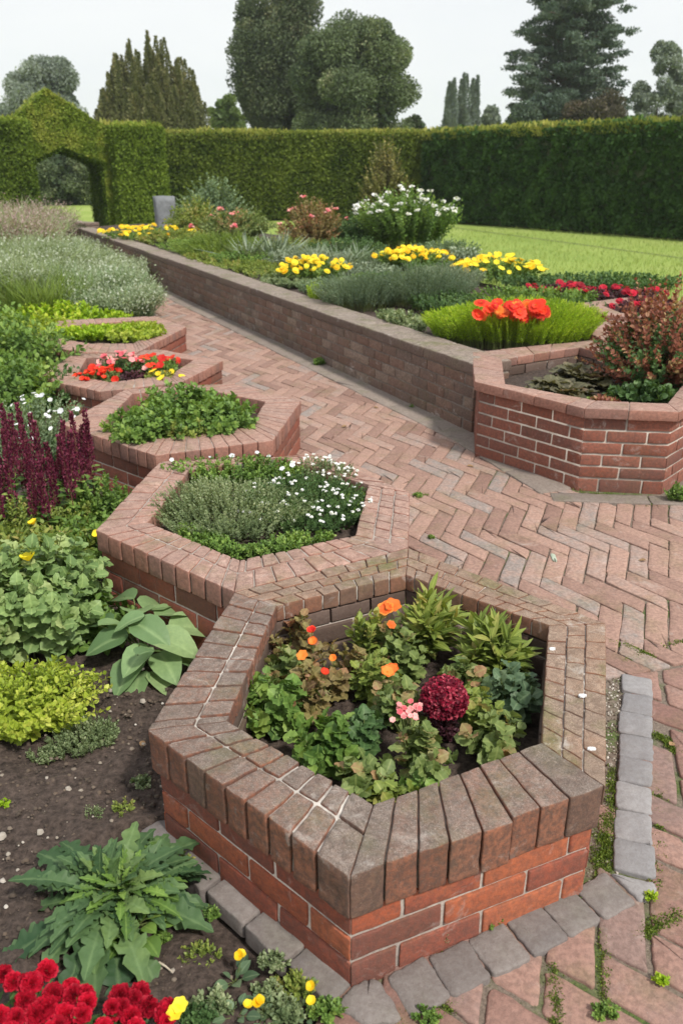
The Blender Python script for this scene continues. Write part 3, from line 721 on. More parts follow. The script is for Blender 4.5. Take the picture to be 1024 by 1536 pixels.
def box_hedge(root,pts,z0,z1,mat,size,dens,topm=None,topn=0,f=1.6,bulge=.05,coreins=.06,tint=(.1,.7),topsz=None):
    """pts counter-clockwise; sides and top in leaves over a core of twigs"""
    mb=MB();n=len(pts); P=[np.array(p[:2],float) for p in pts]
    for k in range(n):
        a,b=P[k],P[(k+1)%n]; L=np.linalg.norm(b-a)
        leafy(mb,[(*a,z0),(*b,z0),(*b,z1),(*a,z1)],int(L*(z1-z0)*dens),size,bulge,f,tint=tint,seed=k)
    if n==4: leafy(mb,[(*p,z1) for p in P],int(area(P)*dens*.8),size,bulge,f,tint=(tint[0]+.25,tint[1]+.2),up=.8)
    mb.build('foliage',mat,root)
    c=MB(); I=offset_poly(P,coreins); m=len(I); v=[(p[0],p[1],z0-.05) for p in I]+[(p[0],p[1],z1-coreins) for p in I]
    c.add(v,q=[(k,(k+1)%m,m+(k+1)%m,m+k) for k in range(m)]+([(4,5,6,7)] if m==4 else [])); c.build('twigs',M_core,root)
    if topm:
        t=MB(); Pt=[(*p,z1+.01) for p in P]
        leafy(t,Pt,topn,topsz or size*1.3,.04,.8,T=T_small,tint=(.1,.9),up=2.2,jit=.045)
        # fringe along the top of each side
        for k in range(n):
            a,b=P[k],P[(k+1)%n]; L=np.linalg.norm(b-a)
            leafy(t,[(*a,z1-.2),(*b,z1-.2),(*b,z1+.05),(*a,z1+.05)],int(L*topn/26),size*.9,.04,.8,T=T_small,tint=(.0,.8),up=1.2)
        m=int(topn*.45); Pa=rng.random((m,2)); pp=(1-Pa[:,:1])*(1-Pa[:,1:])*P[0]+Pa[:,:1]*(1-Pa[:,1:])*P[1]+Pa[:,:1]*Pa[:,1:]*P[2]+(1-Pa[:,:1])*Pa[:,1:]*P[3]
        pz=np.column_stack([pp,np.full(m,z1)]); hh=.04+.09*np.clip(.4+vnoise(pz,.7,5)+.5*vnoise(pz,2.5,6),0,2)
        inst(t,T_thin,pz,nrm(rdir(m)*.35+[0,0,1.]),rdir(m),(hh*(.6+.8*rng.random(m)))[:,None]*np.array([[2.2,1.2,1]]),rng.random(m))
        t.build('new_growth',topm,root)
# long back hedge, facing the camera
hl=thing('hedge','tall clipped olive-green hedge closing the back of the garden, between the arch and the corner','hedge',(-1,30,0))
box_hedge(hl,[(-6.3,29.4),(3.35,29.6),(3.35,31.4),(-6.3,31.2)],0,2.6,M_hedgeL,.06,1700,M_newgrow,6500,f=1.1)
hr=thing('hedge','dark glossy clipped hedge running down the right side of the lawn','hedge',(8,22,0))
a=at(640,329); b=at(1024,357); d=nrm(b[:2]-a[:2]); e=b[:2]+d*11; nn=np.array([-d[1],d[0]])
box_hedge(hr,[a[:2]-d*.3,e,e+nn*1.6,a[:2]-d*.3+nn*1.6],0,2.58,M_hedgeR,.06,1900,M_newgrow,12000,f=3.2,bulge=.12,topsz=.15)
# topiary arch
O=np.array([-5.85,23.3]); ea=R(25.5); E_=np.array([math.cos(ea),math.sin(ea)]); F_=np.array([-math.sin(ea),math.cos(ea)])
def lp(t,s): return O+E_*t+F_*s
blk=thing('topiary_pillar','square clipped yew block to the right of the arch opening','hedge',(*lp(.6,.4),0),'clipped yew blocks beside the arch')
box_hedge(blk,[lp(0,-.15),lp(1.28,-.15),lp(1.28,1.3),lp(0,1.3)],0,2.56,M_arch,.04,3600,M_newgrow,500,f=2.5,bulge=.02,tint=(.15,.7))
blk=thing('topiary_pillar','square clipped yew block at the left edge of the picture, left of the arch','hedge',(*lp(-3.5,.4),0),'clipped yew blocks beside the arch')
box_hedge(blk,[lp(-5.6,-.35),lp(-2.05,-.35),lp(-2.05,1.3),lp(-5.6,1.3)],0,2.62,M_arch,.04,3600,M_newgrow,1000,f=2.5,bulge=.02,tint=(.1,.6))
ar=thing('topiary_arch','gabled archway clipped from yew over the end of the brick path','arch',(*lp(-1.2,1),0))
mb=MB(); cb=MB()
s0,s1=.3,2.4
out=[(-2.5,0),(-2.5,2.5),(-1.42,3.38),(-.02,2.5),(-.02,0)]; inn=[(-1.98,0),(-1.98,1.72),(-1.2,2.08),(-.22,1.7),(-.22,0)]
def p3(t,s,z): q=lp(t,s); return (q[0],q[1],z)
for k in range(4):
    (a0,z0),(a1,z1)=out[k],out[k+1]; (b0,y0),(b1,y1)=inn[k],inn[k+1]
    for s,fl in ((s0,0),(s1,1)):
        Q=[p3(a0,s,z0),p3(b0,s,y0),p3(b1,s,y1),p3(a1,s,z1)]
        if fl: Q=Q[::-1]
        leafy(mb,Q,5600,.035,.015,2.5,tint=(.3,.98),jit=.015)  # gable faces tinted lighter, sunlight put into the leaf colour
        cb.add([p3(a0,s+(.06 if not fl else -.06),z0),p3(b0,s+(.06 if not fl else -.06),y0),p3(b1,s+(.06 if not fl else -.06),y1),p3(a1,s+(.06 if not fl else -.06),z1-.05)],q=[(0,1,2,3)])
    leafy(mb,[p3(a0,s1,z0),p3(a0,s0,z0),p3(a1,s0,z1),p3(a1,s1,z1)][::-1],11000,.035,.015,2.5,tint=(.45,.98),up=.8,jit=.015)  # roof faces lighter still, sunlight put into the tint
    leafy(mb,[p3(b0,s0,y0),p3(b0,s1,y0),p3(b1,s1,y1),p3(b1,s0,y1)][::-1],9000,.04,.03,2.5,tint=(.05,.5))  # tunnel lining tinted darker, its shade put into the leaf colour
    cb.add([p3(a0+.05,s0,z0),p3(a0+.05,s1,z0),p3(a1+(.05 if k<2 else -.05),s1,z1-.06),p3(a1+(.05 if k<2 else -.05),s0,z1-.06)],q=[(0,1,2,3)])
    cb.add([p3(b0,s0,y0),p3(b0,s1,y0),p3(b1,s1,y1+.03),p3(b1,s0,y1+.03)],q=[(0,1,2,3)])
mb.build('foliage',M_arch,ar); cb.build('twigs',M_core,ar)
t=MB()
for k in (1,2):
    (a0,z0),(a1,z1)=out[k],out[k+1]; leafy(t,[p3(a0,s1,z0),p3(a0,s0,z0),p3(a1,s0,z1),p3(a1,s1,z1)][::-1],450,.08,.03,1,T=T_small,tint=(0,.7),up=1.5)
t.build('new_growth',M_newgrow,ar)

# ---------- trees beyond the hedge
def crown_fill(mb,c,r,n,size,tint=(.1,.8),flat=1.,T=T_card,seed=0,inner=.25,shell=(.72,1.05)):
    d=rdir(n); rr=(shell[0]+(shell[1]-shell[0])*rng.random((n,1))); p=np.asarray(c)+d*rr*np.asarray(r)
    tt=tint[0]+(tint[1]-tint[0])*(.5*rng.random(n)+.5*np.clip(.5+.9*vnoise(p,1.1/np.mean(r),seed),0,1))
    inst(mb,T,p,nrm(d+rdir(n)*.8),nrm(d+rdir(n)*.5),size*(.6+.8*rng.random(n)),np.clip(tt,0,.98))
def trunk(root,x,y,h,r,lean=0,limbs=6,spread=2.,mat=None):
    mb=MB(); k=7; zz=np.linspace(-.1,h,k); P=np.column_stack([x+lean*zz/h+.12*np.sin(zz),y+.1*np.cos(zz*1.3),zz]); tubes(mb,P[None],r,r*.25,8)
    for i in range(limbs):
        z0=h*random.uniform(.35,.9); a=random.random()*6.3; L=spread*random.uniform(.6,1)
        q=[np.array([x+lean*z0/h+math.cos(a)*L*t,y+math.sin(a)*L*t,z0+L*.7*t**.8]) for t in np.linspace(0,1,5)]; tubes(mb,np.array(q)[None],r*.35*(1-z0/h*.5),r*.06,5)
    mb.build('trunk',mat or M_bark,root)
def pxm(px,hw,py,D):
    """where a crown top stands at distance D: x, half width, top height"""
    z=topz(py,D); zc=D*math.cos(TH)-(z-EYE)*math.sin(TH); return (px-512)/F*zc, hw/F*zc, z
def round_tree(label,px,hw,py,D,mat,zlow=1.5,nb=40,nl=500,size=.2,sq=1.,group=None,name='tree',blob=.33,depth=.8,cat='tree',taper=.0,loose=0.):
    x,w,z=pxm(px,hw,py,D); root=thing(name,label,cat,(x,D,0),group); H=z-zlow; c=np.array([x,D,zlow+H/2]); mb=MB()
    for i in range(nb):
        d=rdir(1)[0]; rr=random.uniform(.55,.86)**(1 if not loose else .6)
        zz=d[2]*H/2*rr; ww=1-taper*max(0,(zz/H+.5)); br=w*blob*random.uniform(.65,1.15)
        bc=c+np.array([d[0]*(w-br*.5)*rr*1.28*ww,d[1]*w*depth*rr*ww,zz*1.1]); bc[2]=min(bc[2],z-br*.8)
        crown_fill(mb,bc,(br,br,br*.8*sq),int(nl*4.4),size*.42,tint=(.02+.25*random.random(),.6+.35*random.random()),seed=i,shell=(.4,1.22))
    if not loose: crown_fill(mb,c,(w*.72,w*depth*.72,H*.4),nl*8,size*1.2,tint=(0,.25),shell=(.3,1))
    mb.build('crown',mat,root); trunk(root,x,D,zlow+H*.6,max(.12,w*.07),limbs=8,spread=w*.6); return root
def spire(mb,x,y,z0,z1,r,n,size,tint):
    t=rng.random(n)**1.15; a=rng.random(n)*6.283; lump=1+.25*np.sin(t*17+a*2+x*5)
    rad=r*(1-t**1.3)*lump*(.55+.5*rng.random(n)); P=np.column_stack([x+np.cos(a)*rad,y+np.sin(a)*rad,z0+(z1-z0)*t])
    d=np.column_stack([np.cos(a)*.6,np.sin(a)*.6,.7+0*a]); ti=np.clip(tint[0]+(tint[1]-tint[0])*(.5*rng.random(n)+.5*(lump-.75)*2),0,.98)
    inst(mb,T_small,P,nrm(d+rdir(n)*.4),nrm(rdir(n)+[0,0,.3]),size*(.6+.8*rng.random(n)),ti)
D1=(.028,.05,.03);D2=(.075,.11,.05)  # leaf colours of the trees below are lightened, some haze put into them
M_tgrey=leaf_mat('grey_green_leaf',(.14,.18,.155),(.29,.34,.28),nscale=.5,trans=.2,spec=.12)
M_tyew=leaf_mat('brown_green_needle',(.06,.08,.032),(.2,.21,.09),(.3,.26,.13),nscale=.5,trans=.15,spec=.12)
M_tdark=leaf_mat('dark_evergreen_leaf',(.04,.062,.035),(.12,.155,.08),(.2,.2,.11),nscale=.4,trans=.15,spec=.12)
M_tmid=leaf_mat('olive_leaf',(.055,.085,.045),(.17,.22,.11),(.26,.28,.15),nscale=.35,trans=.2,spec=.12)
M_tlight=leaf_mat('fresh_leaf',(.09,.15,.04),(.22,.3,.09),nscale=.5,trans=.3)
M_tblue=leaf_mat('blue_conifer_needle',(.11,.145,.13),(.23,.28,.245),nscale=.5,trans=.15,spec=.12)
M_tcedar=leaf_mat('cedar_needle',(.04,.068,.05),(.12,.17,.12),(.18,.22,.15),nscale=.5,trans=.12,spec=.12)
M_tred=leaf_mat('brown_purple_leaf',(.04,.04,.028),(.12,.105,.07),(.17,.13,.09),nscale=.5,trans=.2,spec=.12)
G='trees standing beyond the hedge'
round_tree('rounded grey-green tree at far left, rising above the clipped arch',62,60,86,70,M_tgrey,3,34,420,.28,group=G)
round_tree('small blue-grey tree at the left edge of the sky',5,22,150,85,M_tgrey,2,12,200,.3,group=G)
# broad many-spired conifer
x,w,z=pxm(220,98,45,45); r_=thing('conifer_tree','broad brown-green conifer with many spiky tops, between arch and big dark tree','tree',(x,45,0),G); mb=MB()
for i in range(120):
    a=random.random()*6.3; q=math.sqrt(random.random()); sx=x+math.cos(a)*q*w*.92; sy=45+math.sin(a)*q*w*.7
    h=z*(1-.42*q**2.2)*random.uniform(.82,1.0); spire(mb,sx,sy,h*random.uniform(.1,.5),h,.7,1700,.095,(.05+.3*random.random(),.6+.35*random.random()))
crown_fill(mb,(x,45,z*.42),(w*.85,w*.6,z*.34),16000,.11,tint=(0,.6),shell=(.5,1.0))
mb.build('crown',M_tyew,r_); trunk(r_,x,45,z*.6,.35)
round_tree('small fresh-green tree in the gap beside the spiky conifer',338,26,138,62,M_tlight,2,12,260,.2,group=G)
round_tree('tall dark tree cut by the top of the picture, left one of the big pair',424,76,-30,52,M_tdark,1,60,640,.22,sq=1.3,group=G)
round_tree('big domed olive-green tree, right one of the big pair',532,86,14,47,M_tmid,1,62,700,.2,group=G)
round_tree('small olive tree at the right foot of the big domed tree',622,20,168,60,M_tmid,2,10,240,.2,group=G)
for i,(px,py,hw,la) in enumerate(((679,113,15,'left and broadest of the three narrow blue-green conifers'),(699,106,15,'middle and tallest of the three narrow blue-green conifers'),(718,110,12,'right and slimmest of the three narrow blue-green conifers'))):
    x,w,z=pxm(px,hw,py,75); r_=thing('conifer_tree',la,'tree',(x,75+i,0),'narrow conifers'); mb=MB()
    for k in range(5): spire(mb,x+random.uniform(-.3,.3),75+i+random.uniform(-.3,.3),.5,z*random.uniform(.9,1),w*1.15,2600,.17,(.1,.85))
    mb.build('crown',M_tblue,r_); trunk(r_,x,75+i,z*.8,.2,limbs=0)
round_tree('small pale round tree just right of the narrow conifers',738,18,150,78,M_tgrey,2,12,220,.26,group=G)
round_tree('low green tree between the pale round tree and the cedar',772,20,165,66,M_tlight,2,12,220,.22,group=G)
round_tree('low pale tree just left of the narrow conifers',654,12,186,80,M_tgrey,1,8,160,.26,group=G)
# cedar
x,w,z=pxm(878,80,-190,55); r_=thing('cedar_tree','tall dark cedar with tiered level branches and sky showing between them','tree',(x,55,0),G); mb=MB(); tb=MB()
tubes(tb,np.array([[(x,55,-.1),(x+.1,55,z*.35),(x-.05,55,z*.7),(x+.1,55,z)]]),.42,.06,8)
for i in range(125):
    t=(i+.5)/125; h=z*(.2+.8*t); a=i*2.4+random.uniform(-.4,.4); L=w*(1.25*(1-t)**.45)*random.uniform(.6,1.1)
    e=np.array([x+math.cos(a)*L,55+math.sin(a)*L,h+L*.16]); q=[lerp((x,55,h-.3),e,s)+np.array([0,0,.35*math.sin(s*3)]) for s in np.linspace(0,1,5)]
    tubes(tb,np.array(q)[None],.09,.02,4)
    for j in range(6):
        s=.3+.75*j/5; c=lerp((x,55,h),e,s)+np.array([random.uniform(-.45,.45),random.uniform(-.45,.45),.12+random.uniform(-.15,.25)]); crown_fill(mb,c,(.62*(1.15-s*.4),.62,.13),210,.14,tint=(.0+.3*random.random(),.65+.3*random.random()),shell=(.1,1.1),T=T_small)
mb.build('crown',M_tcedar,r_); tb.build('trunk',M_bark,r_)
round_tree('dark bushy tree below the cedar on its left',818,44,128,50,M_tcedar,.5,22,420,.2,group=G)
round_tree('brownish purple spreading tree below the cedar',900,62,138,48,M_tred,.5,26,420,.19,group=G)
round_tree('loose airy grey-green tree at the right edge of the picture',1003,46,55,50,M_tgrey,1,80,110,.2,blob=.2,loose=1,taper=.3,group=G)
round_tree('second airy tree behind the hedge at the right edge',1060,60,90,60,M_tgrey,1,30,190,.2,loose=1,group=G)
round_tree('grey-green bush seen through the clipped arch',84,62,222,42,M_tmid,-.2,26,420,.15,group=None,name='bush',cat='bush')
x=xat(578,260,28.6)
r_=thing('golden_shrub','golden-olive feathery shrub standing against the corner of the hedges','shrub',(x,28.2,0)); mb=MB()
M_gold=leaf_mat('golden_needle',(.09,.1,.025),(.24,.24,.07),(.38,.32,.11),nscale=2,trans=.2)
st_=MB(); shoots(mb,st_,(x,28.2,0),.85,.5,2.35,260,26,.1,T_oval,spread=.45,flat=.45,ang=60,stem=.006,hj=.45)
mb.build('foliage',M_gold,r_); st_.build('stems',M_bark,r_)
# grass: a lighter fringe of real blades on the nearer lawn
mb=MB(); n=26000; yy=9+rng.random(n)**1.3*17; xx=1.0+rng.random(n)*(yy*.5); P=np.column_stack([xx,yy,np.full(n,-.07)])
M_blade=leaf_mat('lawn_blade',(.19,.28,.06),(.38,.45,.14),nscale=.6,trans=.3)
inst(mb,T_blade,P,nrm(np.array([0,0,1.])+rdir(n)*.6),rdir(n),.07*(.6+.8*rng.random(n))[:,None]*np.array([[4.,1,1]]),rng.random(n))
tag(mb.build('grass',M_blade),label='short mown grass on the lawn in front of the dark hedge',kind='stuff')

# thin damp air that pales the far trees
hz=MB(); X0,X1,Y0,Y1,Zb,Zt=-402,402,-102,802,-1.1,48
hz.add([(X0,Y0,Zb),(X1,Y0,Zb),(X1,Y1,Zb),(X0,Y1,Zb),(X0,Y0,Zt),(X1,Y0,Zt),(X1,Y1,Zt),(X0,Y1,Zt)],q=[(0,3,2,1),(4,5,6,7),(0,1,5,4),(1,2,6,5),(2,3,7,6),(3,0,4,7)])
hm=bpy.data.materials.new('haze'); hm.use_nodes=True; hn=hm.node_tree; hn.nodes.clear(); ho=hn.nodes.new('ShaderNodeOutputMaterial'); hv=hn.nodes.new('ShaderNodeVolumePrincipled'); hv.inputs['Density'].default_value=.0005; hv.inputs['Color'].default_value=(.9,.94,1,1); hn.links.new(hv.outputs[0],ho.inputs['Volume'])
tag(hz.build('haze',hm,smooth=False),kind='stuff')
S.cycles.volume_bounces=1
# ---------- plant materials
def LM(n,d,l,a=None,**k): return leaf_mat(n,d,l,a,**k)
M_stem=plain_mat('stem',(.09,.13,.035),(.17,.2,.07),30,.7,.2)
M_stemr=plain_mat('red_stem',(.1,.045,.03),(.2,.09,.06),30,.7,.2)
M_fgreen=LM('mid_green_leaf',(.05,.11,.025),(.19,.32,.065),(.32,.44,.1),vein=.3,nscale=14)
M_fdark=LM('deep_green_leaf',(.03,.07,.025),(.1,.19,.06),(.16,.26,.09),vein=.35,nscale=12)
M_flime=LM('lime_leaf',(.15,.27,.012),(.36,.54,.03),(.58,.66,.08),nscale=9,trans=.35)
M_fgold=LM('golden_leaf',(.15,.24,.025),(.4,.5,.06),(.6,.64,.13),nscale=9,trans=.35,vein=.3)
M_fsilver=LM('silvery_leaf',(.1,.14,.09),(.26,.33,.22),(.42,.48,.36),nscale=6,trans=.2)
M_fgrey=LM('grey_green_leaf_small',(.07,.12,.065),(.22,.31,.17),(.32,.4,.24),nscale=8)
M_fthyme=LM('thyme_leaf',(.09,.14,.06),(.25,.32,.16),(.42,.47,.28),nscale=14)
M_hosta=LM('broad_smooth_leaf',(.1,.18,.075),(.21,.33,.14),(.29,.41,.18),vein=.3,nscale=5,rough=.42,trans=.22)
M_pale=LM('pale_veined_leaf',(.1,.18,.06),(.27,.39,.14),(.4,.48,.2),vein=.3,nscale=8)
M_jag=LM('jagged_leaf',(.035,.085,.035),(.125,.215,.085),(.22,.32,.1),vein=.3,nscale=9,rough=.55)
M_bronze=LM('bronze_leaf',(.12,.06,.035),(.28,.25,.09),(.42,.2,.12),vein=.3,nscale=14)
M_mixed=LM('green_and_bronze_leaf',(.07,.12,.03),(.24,.31,.1),(.42,.24,.13),vein=.3,nscale=16)
M_lightmix=LM('yellow_green_leaf',(.09,.15,.03),(.27,.34,.07),(.42,.36,.12),vein=.4,nscale=14)
M_bluegr=LM('blue_green_leaf',(.06,.11,.06),(.17,.26,.14),(.26,.34,.2),vein=.3,nscale=10)
M_redleaf=LM('red_brown_leaf',(.12,.04,.03),(.33,.12,.075),(.42,.3,.14),nscale=7,trans=.3)
M_purple=LM('purple_leaf',(.03,.012,.018),(.1,.035,.05),(.18,.07,.09),nscale=9)
def petal(n,a,b,c=None,tr=.3): return leaf_mat(n,a,b,c,rough=.6,trans=tr,nscale=20)
M_red=petal('red_petal',(.28,.006,.02),(.62,.012,.045)); M_crim=petal('crimson_petal',(.12,.005,.02),(.36,.012,.045),(.62,.12,.17)); M_org=petal('orange_petal',(.75,.12,.02),(.95,.3,.05))
M_yel=petal('yellow_petal',(.85,.55,.01),(.95,.82,.05)); M_whi=petal('white_petal',(.68,.71,.78),(.9,.91,.95)); M_pink=petal('pink_petal',(.7,.12,.16),(.9,.5,.48)); M_sal=petal('salvia_petal',(.06,.012,.03),(.2,.025,.07),(.32,.08,.14))
M_scar=petal('scarlet_petal',(.6,.02,.015),(.92,.08,.03)); M_eye=petal('flower_eye',(.5,.3,.02),(.7,.5,.05))
def fin(root,**parts):
    for nm,(mb,mat) in parts.items():
        if mb.n: mb.build(nm.rstrip('_0123456789'),mat,root)
def bushy(label,c,rx,ry,H,ns,nl,size,mat,T=T_small,name='plant',cat='plant',group=None,stemmat=None,flowers=None,**k):
    """a plant of many leafy shoots; flowers = list of (n, template, size, material, part name, above)"""
    root=thing(name,label,cat,c,group); L=MB();St=MB(); tip,dr=shoots(L,St,c,rx,ry,H,ns,nl,size,T,**k)
    L.build('leaves',mat,root); St.build('stems',stemmat or M_stem,root)
    for (n,FT,fs,fm,pn,up,sel) in (flowers or []):
        fb=MB(); idx=np.arange(len(tip))
        if sel is not None: idx=idx[[bool(sel(tip[i]-np.asarray(c))) for i in idx]]
        if len(idx)==0: continue
        top=idx[rng.permutation(len(idx))[:n]]; P=tip[top]+dr[top]*up
        for p in P[:100]:
            fb=MB()
            if isinstance(FT,str) and FT=='ball': balls(fb,p,fs*random.uniform(.8,1.2),46,.9,T_petal)
            elif isinstance(FT,str): inst(fb,T_fl5,p+rdir(11)*fs*[1,1,.5],nrm(np.array([1.,0,0])+rdir(11)*.5),nrm(np.array([0,-.3,1.])+rdir(11)*.5),fs*.6,rng.random(11))
            else:
                up=nrm(np.array([0,-.4,1.])+rdir(1)[0]*.5); yy=nrm(np.cross(up,rdir(1)[0])); ss_=fs*random.uniform(.7,1.25); tq=rng.random()
                inst(fb,FT,[p],yy,up,ss_,[tq]); 
                if FT is T_fl12: inst(fb,T_fl6,[p+up*ss_*.15],-yy,up,ss_*.7,[tq*.8])
            fb.build('flower_head' if isinstance(FT,str) else 'flower',fm,root)
    return root
def broad(label,c,n,rl,size,mat,T,name='plant',cat='plant',group=None,el=(10,75),pet=.5,stem=.003,droopy=0.,tj=.5,stemmat=None,nc=1,sp=0.):
    root=thing(name,label,cat,c,group); L=MB();St=MB()
    for i in range(nc):
        a=i*2.4; cc=np.asarray(c)+np.array([math.cos(a),math.sin(a),0])*sp*math.sqrt(i/max(1,nc)); rosette(L,St,cc,n,rl,size,T,el,pet,tj,stem,droopy)
    L.build('leaves',mat,root); St.build('stems',stemmat or M_stem,root); return root

# ---------- in the nearest planter: leafy bedding plants, each its own
zs=.14
T_crink=leaf_t([(0,.05),(.1,.2),(.2,.33),(.3,.36),(.4,.47),(.52,.43),(.62,.47),(.74,.36),(.84,.33),(.93,.17),(1,.03)],.22,.12,2,.2)
def leafy_head(label,px,py,r,H,mat,T=T_crink,size=.05,ns=9,nl=7,group='leafy plants bedded in the nearest planter',zt=.26,flowers=None,ang=72,stemmat=None,updir=-.05,**k):
    p=at(px,py,zt); c=(p[0],p[1],zs); f_=1.0 if T is T_lance else .82
    return bushy(label,c,r*1.08,r*1.08,H*1.22,int(ns*1.35),int(nl*1.45),size*f_,mat,T,group=group,spread=.3,lean=1.,t0=.12,ang=ang,stem=.0028,taper=.25,flowers=flowers,stemmat=stemmat,updir=updir,**k)
leafy_head('bright green broad-leaved plant at the left wall of the nearest planter',418,1035,.10,.135,M_fgreen,size=.055,ns=12,nl=8)
leafy_head('green broad-leaved plant next to the bright green one at the wall',487,1088,.085,.13,M_fgreen,size=.052,ns=12,nl=8)
leafy_head('bronze and green plant at the far left corner, under the scarlet bud',440,950,.085,.15,M_bronze,size=.045,ns=11,nl=8)
leafy_head('reddish brown leafy plant with three small orange blooms, left of the planter centre',505,990,.085,.16,M_bronze,size=.045,ns=11,nl=8)
leafy_head('upright fresh green plant between the red bloom and the orange bloom',552,950,.06,.19,M_lightmix,T=T_oval,size=.04,ns=12,nl=10,ang=55)
leafy_head('green plant directly beneath the big orange bloom at the back of the nearest planter',592,945,.065,.15,M_mixed,size=.045,ns=9,nl=8)
leafy_head('spiky yellow-green plant with orange flecks at the back of the nearest planter',645,938,.08,.19,M_lightmix,T=T_lance,size=.085,ns=15,nl=12,ang=50)
leafy_head('spiky yellow-green plant toward the back right corner of the nearest planter',735,968,.085,.19,M_lightmix,T=T_lance,size=.085,ns=15,nl=12,ang=50)
leafy_head('blue-green round-leaved plant against the right wall of the nearest planter',772,1022,.07,.15,M_bluegr,size=.055,ns=9,nl=7)
leafy_head('bronze and green plant at the right end, behind the crimson ball of bloom',700,1000,.06,.13,M_mixed,size=.048,ns=9,nl=7)
leafy_head('dark green plant left of the crimson ball, under the yellow-orange bloom',588,1035,.09,.13,M_mixed,size=.05,ns=11,nl=8)
leafy_head('green and bronze plant in the right front corner of the nearest planter',738,1090,.09,.14,M_mixed,size=.055,ns=12,nl=8)
leafy_head('green and bronze plant carrying the pale pink bloom cluster',628,1118,.085,.15,M_mixed,size=.05,ns=12,nl=8)
leafy_head('mixed green plant at the front point of the nearest planter',548,1150,.08,.12,M_mixed,size=.05,ns=11,nl=8)
leafy_head('low green plant at the front, between the front point and the right corner',640,1165,.06,.09,M_fgreen,size=.05,ns=9,nl=7)
leafy_head('dark green low plant in the middle of the nearest planter',545,1075,.07,.11,M_fdark,size=.05,ns=9,nl=7)
leafy_head('leafy plant in the middle back of the nearest planter',610,975,.07,.13,M_mixed,size=.055,ns=8,nl=6)
leafy_head('bronze leafy plant between the left bright green plant and the planter middle',462,1020,.085,.14,M_bronze,size=.05,ns=12,nl=8)
leafy_head('yellow-green leafy plant behind the dark green one, left of the orange bloom',560,1000,.07,.15,M_lightmix,size=.042,ns=11,nl=8)
leafy_head('yellow-green plant with brownish tips at the very front of the planter',590,1178,.06,.1,M_lightmix,size=.045,ns=9,nl=7)
leafy_head('bronze-tipped plant right of the crimson ball',715,1045,.07,.13,M_lightmix,size=.045,ns=10,nl=8)
leafy_head('dark low foliage at the left wall, behind the bright green plant',425,990,.07,.12,M_mixed,size=.045,ns=10,nl=8)
# crimson ball of tiny flowers
p=at(666,1048,.27); c=(p[0],p[1],zs); root=thing('flower','crimson ball of tiny white-flecked flowers in the nearest planter','flower',c); L=MB();St=MB();Fb=MB()
tip,dr=shoots(L,St,c,.055,.055,.15,120,7,.016,T_oval,spread=.3,flat=.3,stem=.001,hj=.06)
P=rdir(4200); P=P[P[:,2]>-.45]; P=np.array([c[0],c[1],.268])+P*[.06,.06,.055]*(.8+.28*rng.random((len(P),1)))+.004*vnoise(P,4)[:,None]; inst(Fb,T_fl5,P,rdir(len(P)),nrm(np.array([0,-.2,1.])+rdir(len(P))*.7),.0048,rng.random(len(P))**1.7*.97)
fin(root,leaves=(L,M_purple),stems=(St,M_stemr)); Fb.build('tiny_flowers',M_crim,root)['kind']='stuff'
def bloom(label,px,py,z,size,mat,T=T_fl6,name='flower',group='single blooms standing in the nearest planter',zb=.2,n=1,spread=.02,eye=M_eye,tilt=(0,-.45,1.)):
    p=at(px,py,z); root=thing(name,label,'flower',(p[0],p[1],zb),group); S_=MB();Fb=MB();E2=MB()
    for i in range(n):
        q=p+(np.array([*rng.normal(0,spread,2),rng.normal(0,spread*.4)]) if i else 0)
        tubes(S_,np.array([[(p[0],p[1]+.01,zb),((p[0]+q[0])/2,(p[1]+q[1])/2+.008,(zb+q[2])/2),q]]),.0016,.001,4)
        up=nrm(np.array(tilt)+rdir(1)[0]*.35); inst(Fb,T,q,nrm(np.cross(up,rdir(1)[0])),up,size,[rng.random()]); inst(Fb,T,q+up*.001,nrm(np.cross(up,rdir(1)[0])),up,size*.8,[rng.random()])
        balls(E2,q+up*size*.12,size*.16,14,.7,T_small)
        fl=Fb.build('flower',mat,root); E2.build('flower_eye',eye,fl); S_.build('stem',M_stem,root); S_=MB();Fb=MB();E2=MB()
    return root
bloom('biggest orange bloom, at the back of the nearest planter',588,910,.33,.03,M_org,n=2,spread=.012)
bloom('small orange bloom just below the biggest orange one',586,938,.31,.016,M_org)
bloom('yellow-orange bloom in the middle of the nearest planter',588,1005,.3,.022,M_org,n=2,spread=.012)
bloom('scarlet bud-like bloom at the back left of the nearest planter',468,948,.32,.02,M_scar,T=T_cup)
bloom('orange cup bloom just below the scarlet one',470,964,.31,.02,M_org,T=T_cup)
bloom('pale orange bloom at the left, over the bright green leaves',454,984,.3,.019,M_org)
bloom('small round orange bloom right of the pale orange one',500,988,.3,.015,M_org,T=T_cup)
bloom('red and orange bud hanging below the small round orange bloom',486,1010,.29,.017,M_scar,T=T_cup)
bloom('cluster of small pale pink blooms in front of the crimson ball',612,1068,.31,.009,M_pink,n=22,spread=.018)

